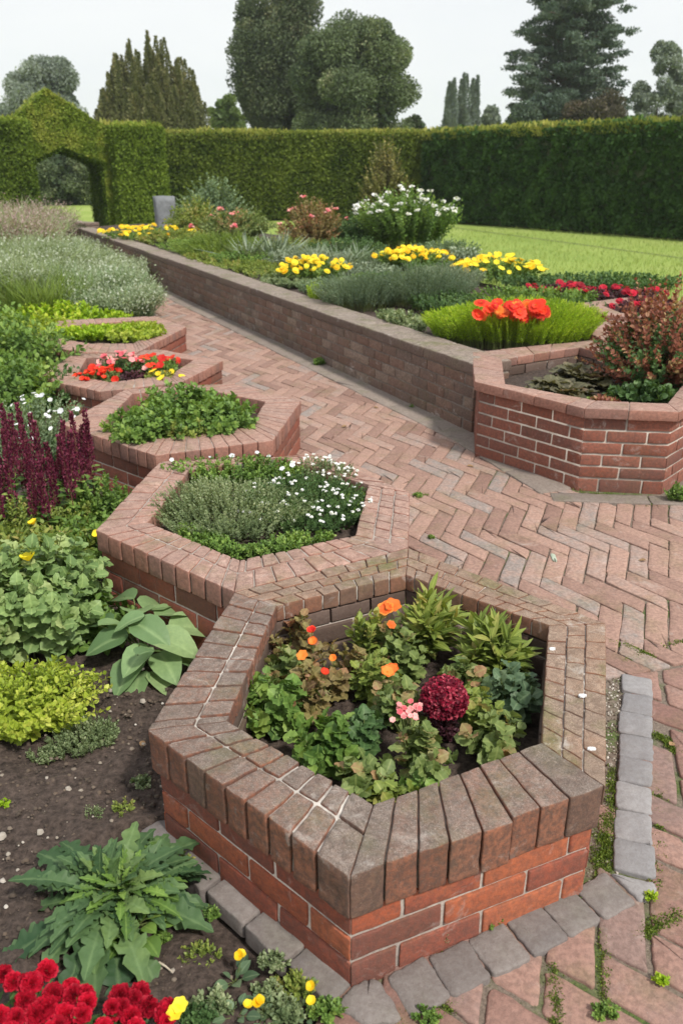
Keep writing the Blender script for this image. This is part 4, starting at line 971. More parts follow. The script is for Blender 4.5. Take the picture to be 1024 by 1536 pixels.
# ---------- second planter: thyme and small white flowers
c=at(395,762,.33)
def pl(px,py,z0,zt=None): p=at(px,py,z0 if zt is None else zt); return (p[0],p[1],z0)
G2='low mounds filling the second planter'
bushy('grey-green thyme mound on the left of the second planter',pl(350,765,.24,.3),.35,.3,.145,760,18,.016,M_fthyme,spread=.8,flat=.75,stem=.0009,group=G2)
wsel=lambda q: True
bushy('darker green mound dotted with small white flowers on the right of the second planter',pl(458,755,.24,.3),.29,.3,.125,620,16,.017,M_fdark,spread=.8,flat=.75,stem=.0009,group=G2,flowers=[(100,'cluster',.006,M_whi,'flowers',.006,None)])
bushy('strip of bright green foliage at the back of the second planter',pl(350,705,.24,.31),.34,.14,.13,300,13,.02,M_fgreen,T=T_oval,spread=.85,flat=.8,stem=.001,group=G2,rot=.05,flowers=[(8,T_fl5,.012,M_whi,'flowers',.008,None)])
bushy('white-flowered sprigs along the back right rim of the second planter',pl(490,712,.24,.31),.16,.09,.14,150,12,.017,M_fthyme,spread=.85,flat=.8,stem=.001,group=G2,rot=-.7,flowers=[(40,'cluster',.006,M_whi,'flowers',.008,None)])
bushy('bright green trailing foliage at the front left edge of the second planter',pl(315,812,.25,.3),.2,.06,.085,170,10,.019,M_fgreen,T=T_oval,spread=.85,flat=.8,stem=.001,group=G2,rot=-.72)
bushy('bright green trailing foliage at the front right edge of the second planter',pl(430,812,.25,.3),.2,.06,.07,150,10,.018,M_fgreen,T=T_oval,spread=.85,flat=.8,stem=.001,group=G2,rot=.5)
bushy('green tuft in the right corner of the second planter',pl(532,752,.24,.3),.06,.17,.07,90,10,.019,M_fgreen,T=T_oval,spread=.85,flat=.8,stem=.001,group=G2,rot=-.1)
# third planter: leafy herbs
G3='herbs filling the third planter'
bushy('big green leafy herb clump filling the left of the third planter',pl(225,625,.2,.38),.27,.28,.25,130,19,.042,M_fgreen,T=T_oval,spread=.5,flat=.6,stem=.0018,group=G3,ang=70)
bushy('darker green leafy herb clump on the right of the third planter',pl(325,612,.2,.38),.23,.3,.25,130,19,.042,M_fgreen,T=T_oval,spread=.5,flat=.6,stem=.0018,group=G3,ang=70)
bushy('yellow-green herb sprigs at the front point of the third planter',pl(275,640,.2,.33),.18,.13,.17,70,14,.036,M_lightmix,T=T_oval,spread=.5,flat=.6,stem=.0016,group=G3,ang=65)
bushy('green herb tuft at the back of the third planter',pl(270,590,.2,.4),.28,.18,.26,80,15,.045,M_fgreen,T=T_oval,spread=.6,flat=.6,stem=.0018,group=G3,ang=70)
# fourth planter
G4='flowering plants in the fourth planter'
bushy('red-flowered plant at the left of the fourth planter',pl(152,562,.13,.22),.17,.15,.14,70,10,.032,M_mixed,T=T_oval,group=G4,flowers=[(22,T_cup,.032,M_scar,'flowers',.01,None)])
bushy('pink and red flowered plant in the middle back of the fourth planter',pl(178,545,.13,.25),.2,.16,.2,80,10,.032,M_fdark,T=T_oval,group=G4,flowers=[(34,T_fl6,.028,M_pink,'flowers',.01,None)])
bushy('red-flowered plant at the right of the fourth planter',pl(232,545,.13,.23),.2,.2,.17,80,10,.032,M_fgreen,T=T_oval,group=G4,flowers=[(24,T_fl6,.03,M_scar,'flowers',.01,None)])
bushy('dark purple-leaved plant at the front of the fourth planter',pl(200,565,.13,.2),.1,.12,.12,60,10,.03,M_purple,T=T_oval,group=G4)
bushy('yellow-green sprigs at the front right of the fourth planter',pl(240,562,.13,.22),.17,.12,.12,60,10,.03,M_lightmix,T=T_oval,group=G4,flowers=[(8,T_fl6,.03,M_yel,'flowers',.01,None)])
# fifth planter
G5='stonecrop in the fifth planter'
bushy('lime stonecrop mound along the back of the fifth planter',pl(150,497,.16,.24),.5,.2,.14,260,10,.04,M_flime,T=T_oval,spread=.85,flat=.8,group=G5,rot=.15)
bushy('green stonecrop mound at the right end of the fifth planter',pl(205,497,.16,.24),.27,.36,.14,200,10,.042,M_fgold,T=T_oval,spread=.85,flat=.8,group=G5)
bushy('small green tuft alone on the soil of the fifth planter',pl(125,508,.16),.09,.07,.07,30,8,.035,M_fgreen,T=T_oval,group=G5)

# ---------- left bed, from the camera outwards
def gp(px,py): p=at(px,py,0); return (p[0],p[1],0)
# red pompom flowers
p=at(120,1538,.15); c=(p[0]-.02,p[1]-.03,0); root=thing('pompom_flower','cushion of bright red pompom flowers at the bottom left corner','flower',c); L=MB();St=MB();Fb=MB()
tip,dr=shoots(L,St,c,.28,.13,.165,100,9,.035,T_lobed,spread=.6,flat=.9,stem=.0015,hj=.07,rot=-.25)
[(lambda b:(balls(b,p,.0185*random.uniform(.85,1.15),170,.75,T_petal),b.build('pompom',M_red,root)))(MB()) for p in tip+[0,0,.004]]
Yb=MB(); q=at(262,1520,.17); inst(Yb,T_fl6,[q,q+[.008,.012,.004]],[1,.2,0],[0,-.3,1.],.016,[.3,.7])
fin(root,leaves=(L,M_fdark),stems=(St,M_stem),yellow_flower=(Yb,M_yel))
# jagged rosette
T_crink0=T_oval
c=np.array(gp(170,1372)); root=thing('leafy_plant','large spreading plant of jagged dark green leaves, right behind the red pompoms','plant',c); L=MB();St=MB()
rosette(L,St,c+[0,0,.02],95,.2,.165,T_jag,(12,82),.35,.6,.003,.1)
rosette(L,St,c+[.05,.03,.03],44,.13,.11,T_jag,(25,85),.3,.6,.003,.05)
L2=MB(); rosette(L2,St,c+[.03,-.01,.06],46,.12,.07,T_jag,(10,80),.6,.5,.0025)
rosette(L2,St,c+[.07,-.06,.03],22,.1,.06,T_crink0,(10,70),.6,.5,.0025)
fin(root,leaves=(L,M_jag),stems=(St,M_stem)); L2.build('young_leaves',M_fgreen,root)
# thyme cushion and sprigs on the soil
bushy('small grey-green creeping thyme cushion alone on the bare soil',gp(128,1118),.115,.075,.06,170,12,.013,M_fthyme,spread=.85,flat=.8,stem=.0008,rot=.4)
bushy('little thyme offshoot to the left of the creeping cushion',gp(68,1140),.05,.03,.035,50,9,.011,M_fthyme,spread=.85,flat=.8,stem=.0008)
bushy('thin pale sprig behind the jagged plant, near the setts',gp(188,1222),.035,.03,.055,16,9,.012,M_lightmix,T=T_oval,spread=.5,stem=.0008)
bushy('sparse grey sprig on the soil left of the pale sprig',gp(140,1228),.04,.03,.04,22,7,.008,M_fthyme,spread=.6,stem=.0006)
bushy('tiny yellow-green seedling at the left edge on the bare soil',gp(8,1208),.015,.012,.02,9,6,.012,M_flime,T=T_oval,spread=.4)
bushy('low weedy tuft between the jagged plant and the grey setts',gp(262,1300),.05,.035,.04,40,8,.01,M_lightmix,T=T_oval,spread=.7,stem=.0008)
bushy('small weed on the soil beside the setts, above the yellow violas',gp(318,1378),.02,.015,.04,12,8,.012,M_fgreen,T=T_oval,spread=.4)
bushy('low pale weed to the right of the jagged plant',gp(262,1372),.05,.03,.035,30,8,.011,M_lightmix,T=T_oval,spread=.7,stem=.0008)
# violas
def viola(label,px,py,zf,base,nl=7,ls=.03,n=1):
    b=np.array(gp(*base)); root=thing('viola',label,'flower',b,'small yellow violas at the bottom of the picture'); L=MB();St=MB()
    rosette(L,St,b+[0,0,.005],nl,.045,ls,T_oval,(15,70),.6,.5,.0012)
    q=at(px,py,zf); tubes(St,np.array([[b,(b+q)/2+[.004,.004,.01],q]]),.0013,.0009,4)
    fin(root,leaves=(L,M_bluegr),stems=(St,M_stem))
    for k in range(n): Fb=MB(); inst(Fb,T_cup,q+rng.normal(0,.004,3),nrm(rdir(1)*[1,1,.1]),nrm(np.array([0,-.5,1.])+rdir(1)*.4),.014,[rng.random()]); Fb.build('flower',M_yel,root)
viola('yellow viola nearest the grey setts on the left, topmost of the group',361,1436,.07,(352,1478),8,.036,2)
viola('yellow viola low down in the middle of the group',385,1502,.06,(395,1525),8,.03,2)
viola('yellow viola half hidden just left of the lowest middle one',368,1512,.05,(355,1530),6,.028)
viola('tiny yellow viola at the right, higher one of the two by the corner sett',470,1476,.055,(462,1500),6,.018)
viola('yellow viola at the right, lower one of the two by the corner sett',464,1508,.05,(455,1530),7,.02)
G='scrappy green weeds along the bottom edge'
for la,px,py,r,m in (('thin weed sprawling on the soil between the jagged plant and the violas',300,1440,.05,M_lightmix),('tiny weed on the bare soil above the twig',245,1415,.02,M_fgreen),('low weed between the setts and the topmost viola',410,1450,.035,M_fthyme),('pale creeping sprigs on the soil left of the near planter corner',215,1180,.035,M_fthyme)):
    bushy(la,gp(px,py),r,r*.7,.035,30,8,.011,m,T=T_oval,spread=.7,stem=.0008,group='small weeds on the bare soil',name='weed',cat='weed')
for la,px,py,r,m in (('pale weed left of the lowest middle viola',320,1515,.05,M_fthyme),('grey-green weed behind the middle viola',402,1500,.035,M_fthyme),('fresh green weed by the corner of the setts',490,1525,.04,M_fgreen),('low pale weed between the violas and the corner sett',440,1490,.05,M_lightmix),('dark leafy weed at the bottom beside the red pompoms',300,1532,.04,M_fdark),('thin weed between the two right-hand violas',425,1528,.05,M_fthyme)):
    bushy(la,gp(px,py),r,r*.7,.05,40,9,.013,m,T=T_oval,spread=.6,stem=.0009,group=G,name='weed',cat='weed')
# golden shrub
bushy('low golden-leaved shrub at the left edge, in front of the pale veined plant',gp(28,1085),.31,.21,.2,260,18,.025,M_fgold,T=T_oval,spread=.5,flat=.6,ang=65,stem=.0014,name='shrub',cat='shrub')
bushy('small golden offshoot at the left edge below the golden shrub',gp(2,1110),.05,.04,.06,18,9,.025,M_fgold,T=T_oval,spread=.4)
# hosta
def hosta(label,cx,cy,spec,g=None):
    b=np.array(gp(cx,cy)); root=thing('broad_leaved_plant',label,'plant',b,g); L=MB();St=MB()
    for px,py,z,s,az in spec:
        q=at(px,py,z); d=np.array([math.cos(R(az)),math.sin(R(az)),-.12]); b0=q-nrm(d)*s*.45
        tubes(St,np.array([[b,(b+b0)/2+[0,0,z*.25],b0]]),.004,.0025,5); inst(L,T_hosta,b0,[d],nrm(np.array([0,0,1.])+rdir(1)*.22),s*np.array([[.95,1,1]]),[rng.random()*.8+.1])
    fin(root,leaves=(L,M_hosta),stems=(St,M_stem))
hosta('clump of large smooth oval leaves on the soil beside the second planter',215,985,[(162,960,.13,.15,200),(150,932,.14,.12,150),(172,935,.16,.12,30),(205,912,.17,.15,110),(235,905,.15,.16,70),(262,918,.14,.16,35),(285,938,.12,.16,10),(225,945,.18,.15,-30),(262,962,.14,.17,-15),(280,985,.07,.13,-20),(250,995,.08,.14,-60),(205,985,.13,.13,-120),(190,1008,.06,.15,-110),(222,975,.18,.1,60),(182,895,.14,.14,150),(205,1025,.03,.12,-90),(245,1020,.03,.13,-45),(195,930,.2,.11,-160)])
# pale veined plant
c=gp(45,968); 
bushy('tall pale green plant with broad veined leaves behind the golden shrub',(c[0],c[1],0),.34,.27,.46,95,16,.062,M_pale,T=T_crink,spread=.5,flat=.5,ang=72,stem=.003,updir=-.1,taper=.35,clump=.3,flowers=[(2,T_cup,.03,M_yel,'flowers',.012,lambda q:q[2]>.3)])
bushy('leafy green filler beneath the tall pale veined plant',gp(135,960),.2,.18,.2,50,10,.045,M_fgreen,T=T_oval,spread=.6,ang=70)
# salvias: purple-red spikes
def spikes(label,c,rx,ry,H,n,mat,r,group=None,leaf=M_fdark,lm=.04,dense=150,name='flower_spike',cat='flower',lean=.08,npet=None):
    root=thing(name,label,cat,c,group); L=MB();St=MB();Fb=MB(); c=np.asarray(c,float)
    for i in range(n):
        Fb=MB(); a=i*2.4; q=math.sqrt((i+.5)/n); b=c+np.array([math.cos(a)*q*rx,math.sin(a)*q*ry,0]); h=H*random.uniform(.72,1.05); tp=b+np.array([rng.normal(0,lean)*h,rng.normal(0,lean)*h,h])
        tubes(St,np.array([[b,(b+tp)/2,tp]]),.003,.0012,4)
        t=.42+.58*rng.random(dense)**.9; an=rng.random(dense)*6.283; rr=r*(1.08-t)**.6*1.4*(.5+.6*rng.random(dense)); P=b+(tp-b)*t[:,None]+np.column_stack([np.cos(an)*rr,np.sin(an)*rr,0*an])
        inst(Fb,T_small,P,nrm(np.column_stack([np.cos(an)*.5,np.sin(an)*.5,.9+0*an])+rdir(dense)*.25),rdir(dense),.014*(.7+.6*rng.random(dense)),rng.random(dense)); Fb.build('flower_spike',mat,root)
        m=22; t=.05+.45*rng.random(m); an=rng.random(m)*6.28; P=b+(tp-b)*t[:,None]
        inst(L,T_oval,P,np.column_stack([np.cos(an),np.sin(an),.3+0*an]),np.column_stack([0*an,0*an,1+0*an]),lm*(.7+.6*rng.random(m)),rng.random(m))
    fin(root,leaves=(L,leaf),stems=(St,M_stemr))
spikes('clump of dark crimson-purple flower spikes at the left edge',gp(62,800),.27,.3,.56,32,M_sal,.016,leaf=M_fgreen,lm=.05,dense=420)
spikes('lone dark crimson spikes to the right of the crimson clump',gp(126,775),.07,.12,.38,5,M_sal,.013,leaf=M_fgreen)
for la,px,py,r,H in (('upright yellow-green leafy spires between the crimson spikes and the second planter',150,790,.15,.26),('yellow-green spires below the crimson spikes',92,815,.16,.25),('yellow-green leafy spires at the left edge, in front of the crimson spikes',14,835,.16,.3)):
    bushy(la,gp(px,py),r,r,H,36,26,.034,M_lightmix if px<100 else M_fgreen,T=T_oval,spread=.75,flat=.8,ang=60,taper=.6,group='leafy green spires',stem=.002)
bushy('fresh green ferny foliage against the left face of the second planter',gp(168,800),.15,.3,.17,90,14,.03,M_fgreen,T=T_oval,spread=.7,ang=65)
bushy('green mound right of the pale veined plant, below the second planter',gp(125,850),.24,.2,.24,90,13,.036,M_fgreen,T=T_oval,spread=.6,ang=65)
bushy('yellow-green low mound over the middle of the left bed',gp(60,870),.3,.2,.27,110,13,.036,M_lightmix,T=T_oval,spread=.6,ang=65,flowers=[(2,T_cup,.026,M_yel,'flowers',.012,None)])
# beyond: green masses
bushy('grey-green feathery plant with small white flowers, left of the third planter',gp(50,690),.42,.4,.4,260,16,.03,M_fgrey,spread=.6,flat=.6,ang=60,flowers=[(30,T_fl6,.017,M_whi,'flowers',.012,None)])
bushy('dark green foliage against the left side of the third planter',gp(125,690),.25,.35,.22,120,12,.036,M_fdark,T=T_oval,spread=.7)
bushy('dark green bushy plant in front of the fifth planter',gp(85,605),.45,.4,.26,200,13,.045,M_fdark,T=T_oval,spread=.6)
bushy('fresh green bush at the left edge behind the feathery white-flowered plant',gp(-5,625),.5,.5,.48,220,14,.055,M_fgreen,T=T_oval,spread=.6,ang=65)
bushy('mid green bush at the left edge, level with the fifth planter',gp(-10,575),.8,.6,.62,260,14,.06,M_fgreen,T=T_oval,spread=.6,ang=65)
bushy('lime leafy plant just left of the fifth planter',gp(60,520),.5,.4,.3,170,12,.06,M_fgold,T=T_oval,spread=.7,ang=65)
bushy('lime foliage behind the fifth planter',gp(100,492),.75,.3,.28,200,12,.055,M_flime,T=T_oval,spread=.8,ang=65)
def grass_clump(label,c,rx,ry,H,n,mat,wd=.006,seed=None,group=None,name='ornamental_grass',nseed=14,ssz=.02,lean=1.25,smat=None,hj=.35):
    root=thing(name,label,'grass',c,group); St=MB();L=MB()
    tip,dr=shoots(L,St,c,rx,ry,H*.8,n,4,H*.42,T_blade,spread=.8,lean=lean,flat=.85,ang=22,stem=wd*.3,hj=hj,t0=.0,taper=.1)
    L.build('blades',mat,root); St.build('stems',mat,root)
    if smat:
        s=MB(); k=nseed; P=(tip[:,None]+rng.normal(0,1,(len(tip),k,3))*[H*.07,H*.07,H*.13]).reshape(-1,3); inst(s,T_small,P,nrm(rdir(len(P))*.7+[0,0,.7]),rdir(len(P)),ssz*(.5+rng.random(len(P))),rng.random(len(P))); s.build('seed_heads',smat,root)
M_ggr=LM('grey_green_blade',(.14,.2,.08),(.3,.38,.18),(.4,.46,.26),nscale=1.5,trans=.3)
M_gbl=LM('blue_green_blade',(.1,.18,.08),(.24,.35,.18),(.34,.43,.25),nscale=1.5,trans=.3)
M_gyl=LM('yellow_green_blade',(.11,.19,.03),(.24,.33,.07),nscale=1.5,trans=.35)
M_seed=LM('pale_seed',(.22,.28,.17),(.36,.43,.28),(.55,.6,.5),nscale=2,trans=.3); M_pseed=LM('pinkish_seed',(.28,.19,.18),(.48,.36,.35),(.6,.5,.48),nscale=2,trans=.3)
GG='tall soft grasses in the far left bed'
for la,px,py,rx,ry,H,n,m,sm in (
 ('blue-green soft grass overhanging the path beside the fifth planter',172,478,.55,.5,.42,900,M_gbl,M_seed),
 ('blue-green soft grass behind the middle of the fifth planter',130,468,.75,.6,.55,1100,M_gbl,M_seed),
 ('green grass clump left of the blue-green grasses',62,480,.6,.5,.55,800,M_gyl,None),
 ('grey-green soft grass at the left edge, above the green bush',10,470,.8,.7,.65,1100,M_ggr,M_seed),
 ('pale grey-green grass bordering the path where it narrows',158,432,.55,.9,.42,1000,M_ggr,M_seed),
 ('pale grass in the middle of the far left bed',90,428,.9,.9,.55,1300,M_ggr,M_seed),
 ('pale grass at the left edge below the pink-plumed grass',20,430,1.2,1.0,.7,1300,M_ggr,M_seed),
 ('pale grass at the narrow far stretch of the path',92,395,.8,1.3,.38,1000,M_ggr,M_seed),
 ('pink-plumed grass at the left edge, in front of the clipped block',-10,400,1.2,1.2,.95,1200,M_ggr,M_pseed),
 ('pink-plumed grass right of the edge one, left of the cross wall',0,384,.9,1.2,.6,900,M_ggr,M_pseed),
 ('pink-plumed grass farthest back, under the clipped block',-20,375,1.8,1.5,.95,1000,M_ggr,M_pseed)):
    grass_clump(la,gp(px,py),rx,ry,H,n,m,group=GG,smat=sm,ssz=.028,nseed=30 if sm is M_pseed else 14)

# ---------- raised bed
BZ2=.39
def bp(px,py,z=None): p=at(px,py,BZ2 if z is None else z); return (p[0],p[1],BZ2)
GB='plants in the raised bed'
bushy('bright lime-green mound of needle-like shoots under the scarlet flowers',bp(765,512),.68,.46,.32,2400,26,.026,M_flime,T=T_thin,spread=.82,flat=.64,ang=40,stem=.0012,taper=.2,hj=.2,rot=-.1,name='mound_plant')
root=thing('scarlet_flowers','bunch of scarlet and orange flowers rising out of the lime-green mound','flower',bp(775,485)); St=MB();Fb=MB();E2=MB();OB=MB()
for k in range(56):
    X_,Y_=(783+random.gauss(0,1)*25,466+random.uniform(-12,12)) if k else (733,461)
    yy_=5.93+random.uniform(-.1,.1); q=np.array([xat(X_,Y_,yy_),yy_,topz(Y_,yy_)]); b=np.array([q[0],q[1]+.03,.5]); tubes(St,np.array([[b+[0,.05,0],(b+q)/2+[0,.04,0],q]]),.002,.0015,4)
    up=nrm(np.array([0,-1.1,1.])+rdir(1)[0]*.7); fb=MB(); E2=MB()
    inst(fb,T_fl12,[q],[nrm(np.cross(up,rdir(1)[0]))],up,.045*random.uniform(.7,1.25),[rng.random()]); inst(fb,T_fl6,[q+up*.006],[nrm(np.cross(up,rdir(1)[0]))],up,.028,[rng.random()]); balls(E2,q+up*.01,.007,14,.8,T_small)
    fl=fb.build('flower',M_scar if random.random()<.75 else M_org,root); E2.build('flower_eye',M_eye,fl)
fin(root,stems=(St,M_stem))
M_lav=LM('lavender_leaf',(.06,.1,.065),(.18,.26,.17),(.3,.37,.27),nscale=7)
for la,px,py,rx,ry,H,n,m in (('grey-green lavender mound above the long wall, left half',540,462,.46,.4,.37,620,M_lav),('grey-green lavender mound next to the lime mound, right half',630,460,.52,.42,.38,700,M_lav),('grey-green lavender mound farther back toward the yellow lilies',665,440,.45,.4,.33,380,M_fsilver)):
    bushy(la,bp(px,py),rx,ry,H,n,18,.034,m,T=T_thin,spread=.65,flat=.6,ang=35,stem=.0012,group='lavender mounds',name='lavender')
bushy('low green groundcover spilling at the wall edge left of the lime mound',bp(600,492),.36,.14,.14,240,11,.026,M_fthyme,T=T_oval,spread=.85,flat=.8,rot=-1.1)
bushy('small lime-green tuft at the wall edge in the middle of the bed',bp(478,455),.13,.2,.22,120,14,.03,M_flime,T=T_thin,spread=.7,flat=.8,ang=35)
for i,(la,px,py,rx,ry,H,m) in enumerate((
 ('grey-green groundcover between the near marigolds and the lavender',500,440,.4,.3,.14,M_fgrey),('green groundcover behind the lavender mounds',585,432,.6,.35,.17,M_fgreen),
 ('green groundcover between the middle yellow clump and the lilies',680,418,.6,.4,.2,M_fdark),('fresh green groundcover right behind the lime mound',800,462,.6,.4,.2,M_fgreen),
 ('silvery groundcover behind the near marigold clump',540,418,.5,.35,.2,M_fsilver),('mid green low growth before the brown shrub',430,382,.7,.4,.24,M_lightmix),
 ('dark green low growth between brown shrub and white bush',520,388,.6,.45,.3,M_fdark),('green low growth left of the silvery sword plant',370,398,.5,.5,.2,M_fgreen),
 ('pale green growth right of the white-flowered bush',668,392,.5,.4,.3,M_fgrey),('mixed green growth at the far middle of the bed',300,378,.7,.6,.2,M_fgreen),
 ('grey-green growth at the wall edge under the near marigolds',430,428,.3,.4,.12,M_fthyme),('dark growth between lavender and lime mound',668,470,.35,.35,.2,M_fdark))):
    bushy(la,bp(px,py),rx,ry,H,190,12,.036,m,T=T_oval,spread=.8,flat=.75,group='groundcover plants in the raised bed')
M_yl=M_yel
for la,px,py,rx,ry,H,n,nf,FT,fs in (
 ('yellow-flowered marigold clump close to the long wall',470,425,.42,.42,.28,150,95,T_fl12,.034),
 ('yellow-flowered clump in the middle of the bed, before the white bush',617,405,.5,.4,.28,170,100,T_fl12,.038),
 ('yellow lily-like flowers at the right of the bed, near the lawn',745,426,.5,.4,.3,150,85,T_fl6,.04),
 ('small far patch of yellow flowers beside the arch',225,362,.95,.6,.26,130,60,T_fl12,.045)):
    bushy(la,bp(px,py),rx,ry,H,n,11,.045,M_fgreen,T=T_oval,spread=.7,flat=.65,group='yellow flowers in the raised bed',name='yellow_flower_clump',cat='flower',flowers=[(nf,FT,fs,M_yl,'flowers',.02,None)])
bushy('low green edging left of the near marigold clump',bp(400,412),.4,1.0,.12,320,10,.035,M_lightmix,T=T_oval,spread=.85,flat=.8,rot=.42)
bushy('low pale green edging along the wall, farther back',bp(330,396),.4,1.3,.13,320,10,.04,M_lightmix,T=T_oval,spread=.85,flat=.8,rot=.42)
bushy('white-flowered bush, tallest plant of the raised bed',bp(612,378),.85,.6,1.0,360,26,.055,M_fgreen,T=T_oval,spread=.5,flat=.7,ang=60,stem=.003,hj=.35,name='flowering_bush',cat='bush',flowers=[(72,'cluster',.034,M_whi,'flowers',.01,lambda q:q[2]>.55)])
bushy('dark green bush directly left of the white-flowered bush',bp(545,372),.6,.55,.62,240,18,.05,M_fdark,T=T_oval,spread=.5)
bushy('brown-pink tinged upright shrub in the middle of the bed',bp(470,372),.62,.55,.85,230,20,.055,M_bronze,T=T_oval,spread=.35,flat=.3,flowers=[(14,'cluster',.035,M_pink,'flowers',.01,None)],name='shrub',cat='shrub')
def sword(label,c,rx,H,n,mat,T=T_spike,el=(25,88)):
    root=thing('spiky_plant',label,'plant',c); L=MB(); c=np.asarray(c,float)
    for k in range(5):
        cc=c+np.array([rng.normal(0,rx),rng.normal(0,rx*.6),0]); rosette(L,None,cc,n,.01,H,T,el,.1,.7)
    L.build('leaves',mat,root)
sword('silvery sword-leaved plant left of the brown shrub',bp(410,395),.28,.62,34,M_fsilver)
sword('blue-grey spiky plant behind the near marigold clump',bp(505,402),.4,.42,34,M_fsilver)
bushy('silvery low mound between the spiky plants',bp(455,402),.6,.35,.26,230,14,.05,M_fsilver,T=T_lance,spread=.7)
bushy('grey mound right of the silvery plants, before the white bush',bp(560,400),.5,.3,.24,200,14,.04,M_fgrey,T=T_lance,spread=.7)
bushy('fresh green grassy mound at the far middle of the bed',bp(335,385),.8,.7,.35,300,14,.08,M_gyl,T=T_thin,spread=.7,ang=35)
bushy('grey-green feathery shrub at the far end of the bed',bp(322,350),.85,.6,1.15,220,22,.07,M_fgrey,T=T_oval,spread=.3,flat=.3,name='shrub',cat='shrub')
bushy('olive-pink low shrub before the feathery shrub at the far end',bp(350,360),.8,.6,.6,200,16,.065,M_mixed,T=T_oval,spread=.4,flat=.4,flowers=[(8,'cluster',.05,M_pink,'flowers',.01,None)],name='shrub',cat='shrub')
bushy('pale olive shrub between the grey stone block and the feathery shrub',bp(296,356),.6,.5,.75,160,16,.065,M_lightmix,T=T_oval,spread=.4,flat=.4,name='shrub',cat='shrub')
bushy('green mound right of the far yellow patch',bp(262,366),.7,.6,.25,170,12,.055,M_lightmix,T=T_oval,spread=.7)
bushy('grey-green low mound at the right end of the bed, beside the lilies',bp(690,402),.5,.35,.27,160,12,.05,M_fsilver,T=T_oval,spread=.6)
# crimson row at the right
for la,px,py,rx in (('crimson flower cushion left in the row by the lawn',835,452,.3),('crimson flower cushion in the middle of the row by the lawn',880,455,.33),('crimson flower cushion at the right end of the row by the lawn',935,458,.36)):
    bushy(la,bp(px,py),rx,.25,.15,130,9,.04,M_purple,T=T_oval,spread=.8,flat=.8,group='crimson flower row',flowers=[(15,T_fl12,.038,M_red,'flowers',.02,None)],name='crimson_flower_cushion',cat='flower')
bushy('dark low hedge-like foliage behind the crimson flower row',bp(880,440),1.0,.3,.2,260,12,.045,M_fdark,T=T_oval,spread=.85,flat=.85)
bushy('dark groundcover between the lime mound and the stepped planters',bp(845,472),.35,.5,.12,200,10,.035,M_fdark,T=T_oval,spread=.85,flat=.85)
# right planter contents
M_heu=LM('crinkled_purple_green_leaf',(.06,.05,.035),(.17,.17,.09),(.33,.17,.15),nscale=8,vein=.3)
c6=(float(np.mean([q[0] for q in i6]))+.18,float(np.mean([q[1] for q in i6]))+.1,.34)
root=bushy('tall red-brown leaved shrub in the right-hand planter',(c6[0]+.27,c6[1]+.02,c6[2]),.45,.44,.74,330,22,.036,M_redleaf,T=T_oval,spread=.3,flat=.35,ang=60,stem=.0022,stemmat=M_stemr,name='red_leaved_shrub',cat='shrub',hj=.45)
L=MB(); shoots(L,None,(c6[0]+.27,c6[1]-.03,c6[2]),.4,.4,.52,300,18,.034,T_oval,spread=.35,flat=.5,ang=60); L.build('green_leaves',M_fdark,root)
broad('purple-green crinkled rosette at the left in the right-hand planter',(at(848,588,.42)[0],at(848,588,.42)[1]+.1,.36),46,.17,.1,M_heu,T_crink,el=(20,75),nc=3,sp=.12,group='crinkled rosettes')
broad('second crinkled rosette behind the first in the right-hand planter',(at(880,566,.42)[0],at(880,566,.42)[1]+.08,.36),46,.18,.1,M_heu,T_crink,el=(20,75),nc=3,sp=.1,group='crinkled rosettes')
bushy('small pinkish tuft at the front edge of the right-hand planter',(*at(905,597,.42)[:2],.34),.1,.08,.1,40,9,.03,M_redleaf,T=T_oval,spread=.6)
bushy('small green tuft at the front edge of the right-hand planter',(*at(892,594,.42)[:2],.34),.06,.05,.09,30,9,.028,M_fgreen,T=T_oval,spread=.6)
bushy('dark leaves at the front right of the right-hand planter',(*at(960,590,.42)[:2],.34),.22,.12,.15,70,10,.045,M_fdark,T=T_round,spread=.6)
bushy('dark foliage filling the planter behind the red-leaved shrub',(*c7,.4),.36,.36,.16,120,10,.04,M_fdark,T=T_oval,spread=.8)
bushy('dark purple foliage filling the rearmost right planter',(*c8,.4),.36,.36,.2,120,10,.04,M_purple,T=T_oval,spread=.8,flowers=[(14,T_fl12,.035,M_red,'flowers',.015,None)])

# ---------- stones
def boulder(label,name,c,dims,mat,rot=0,top=.7,cat='stone'):
    o=thing(name,label,cat,c); mb=MB(); w,d,h=dims; cr,sr=math.cos(rot),math.sin(rot)
    f=lambda x,y:(c[0]+x*cr-y*sr,c[1]+x*sr+y*cr)
    P,q=cube_t(9,7,9); n=np.array([8,6,8.]); u=P/n*2-1; u=u*np.array([w/2,d/2,h/2]); s=1-(1-top)*(P[:,2]/8); u[:,0]*=s;u[:,1]*=s
    mb.add(np.column_stack([c[0]+u[:,0]*cr-u[:,1]*sr,c[1]+u[:,0]*sr+u[:,1]*cr,c[2]+h/2+u[:,2]]),q=q,tint=.5); mb.displace(.025*h,2.5/h,3); mb.build('stone',mat,o)
M_rock=plain_mat('grey_rock',(.14,.15,.16),(.24,.25,.265),8,.9,.8,.03); M_rockb=plain_mat('brown_rock',(.13,.09,.08),(.26,.2,.18),6,.9,.8,.04)
q=bp(250,352); boulder('upright grey stone block beside the clipped yew block','stone_block',(q[0],q[1],.3),(.38,.22,.78),M_rock,.4,.95)
q=bp(277,352); boulder('brown sloping rock leaning right of the grey stone block','rock',(q[0],q[1],.3),(.7,.4,.5),M_rockb,.2,.35)

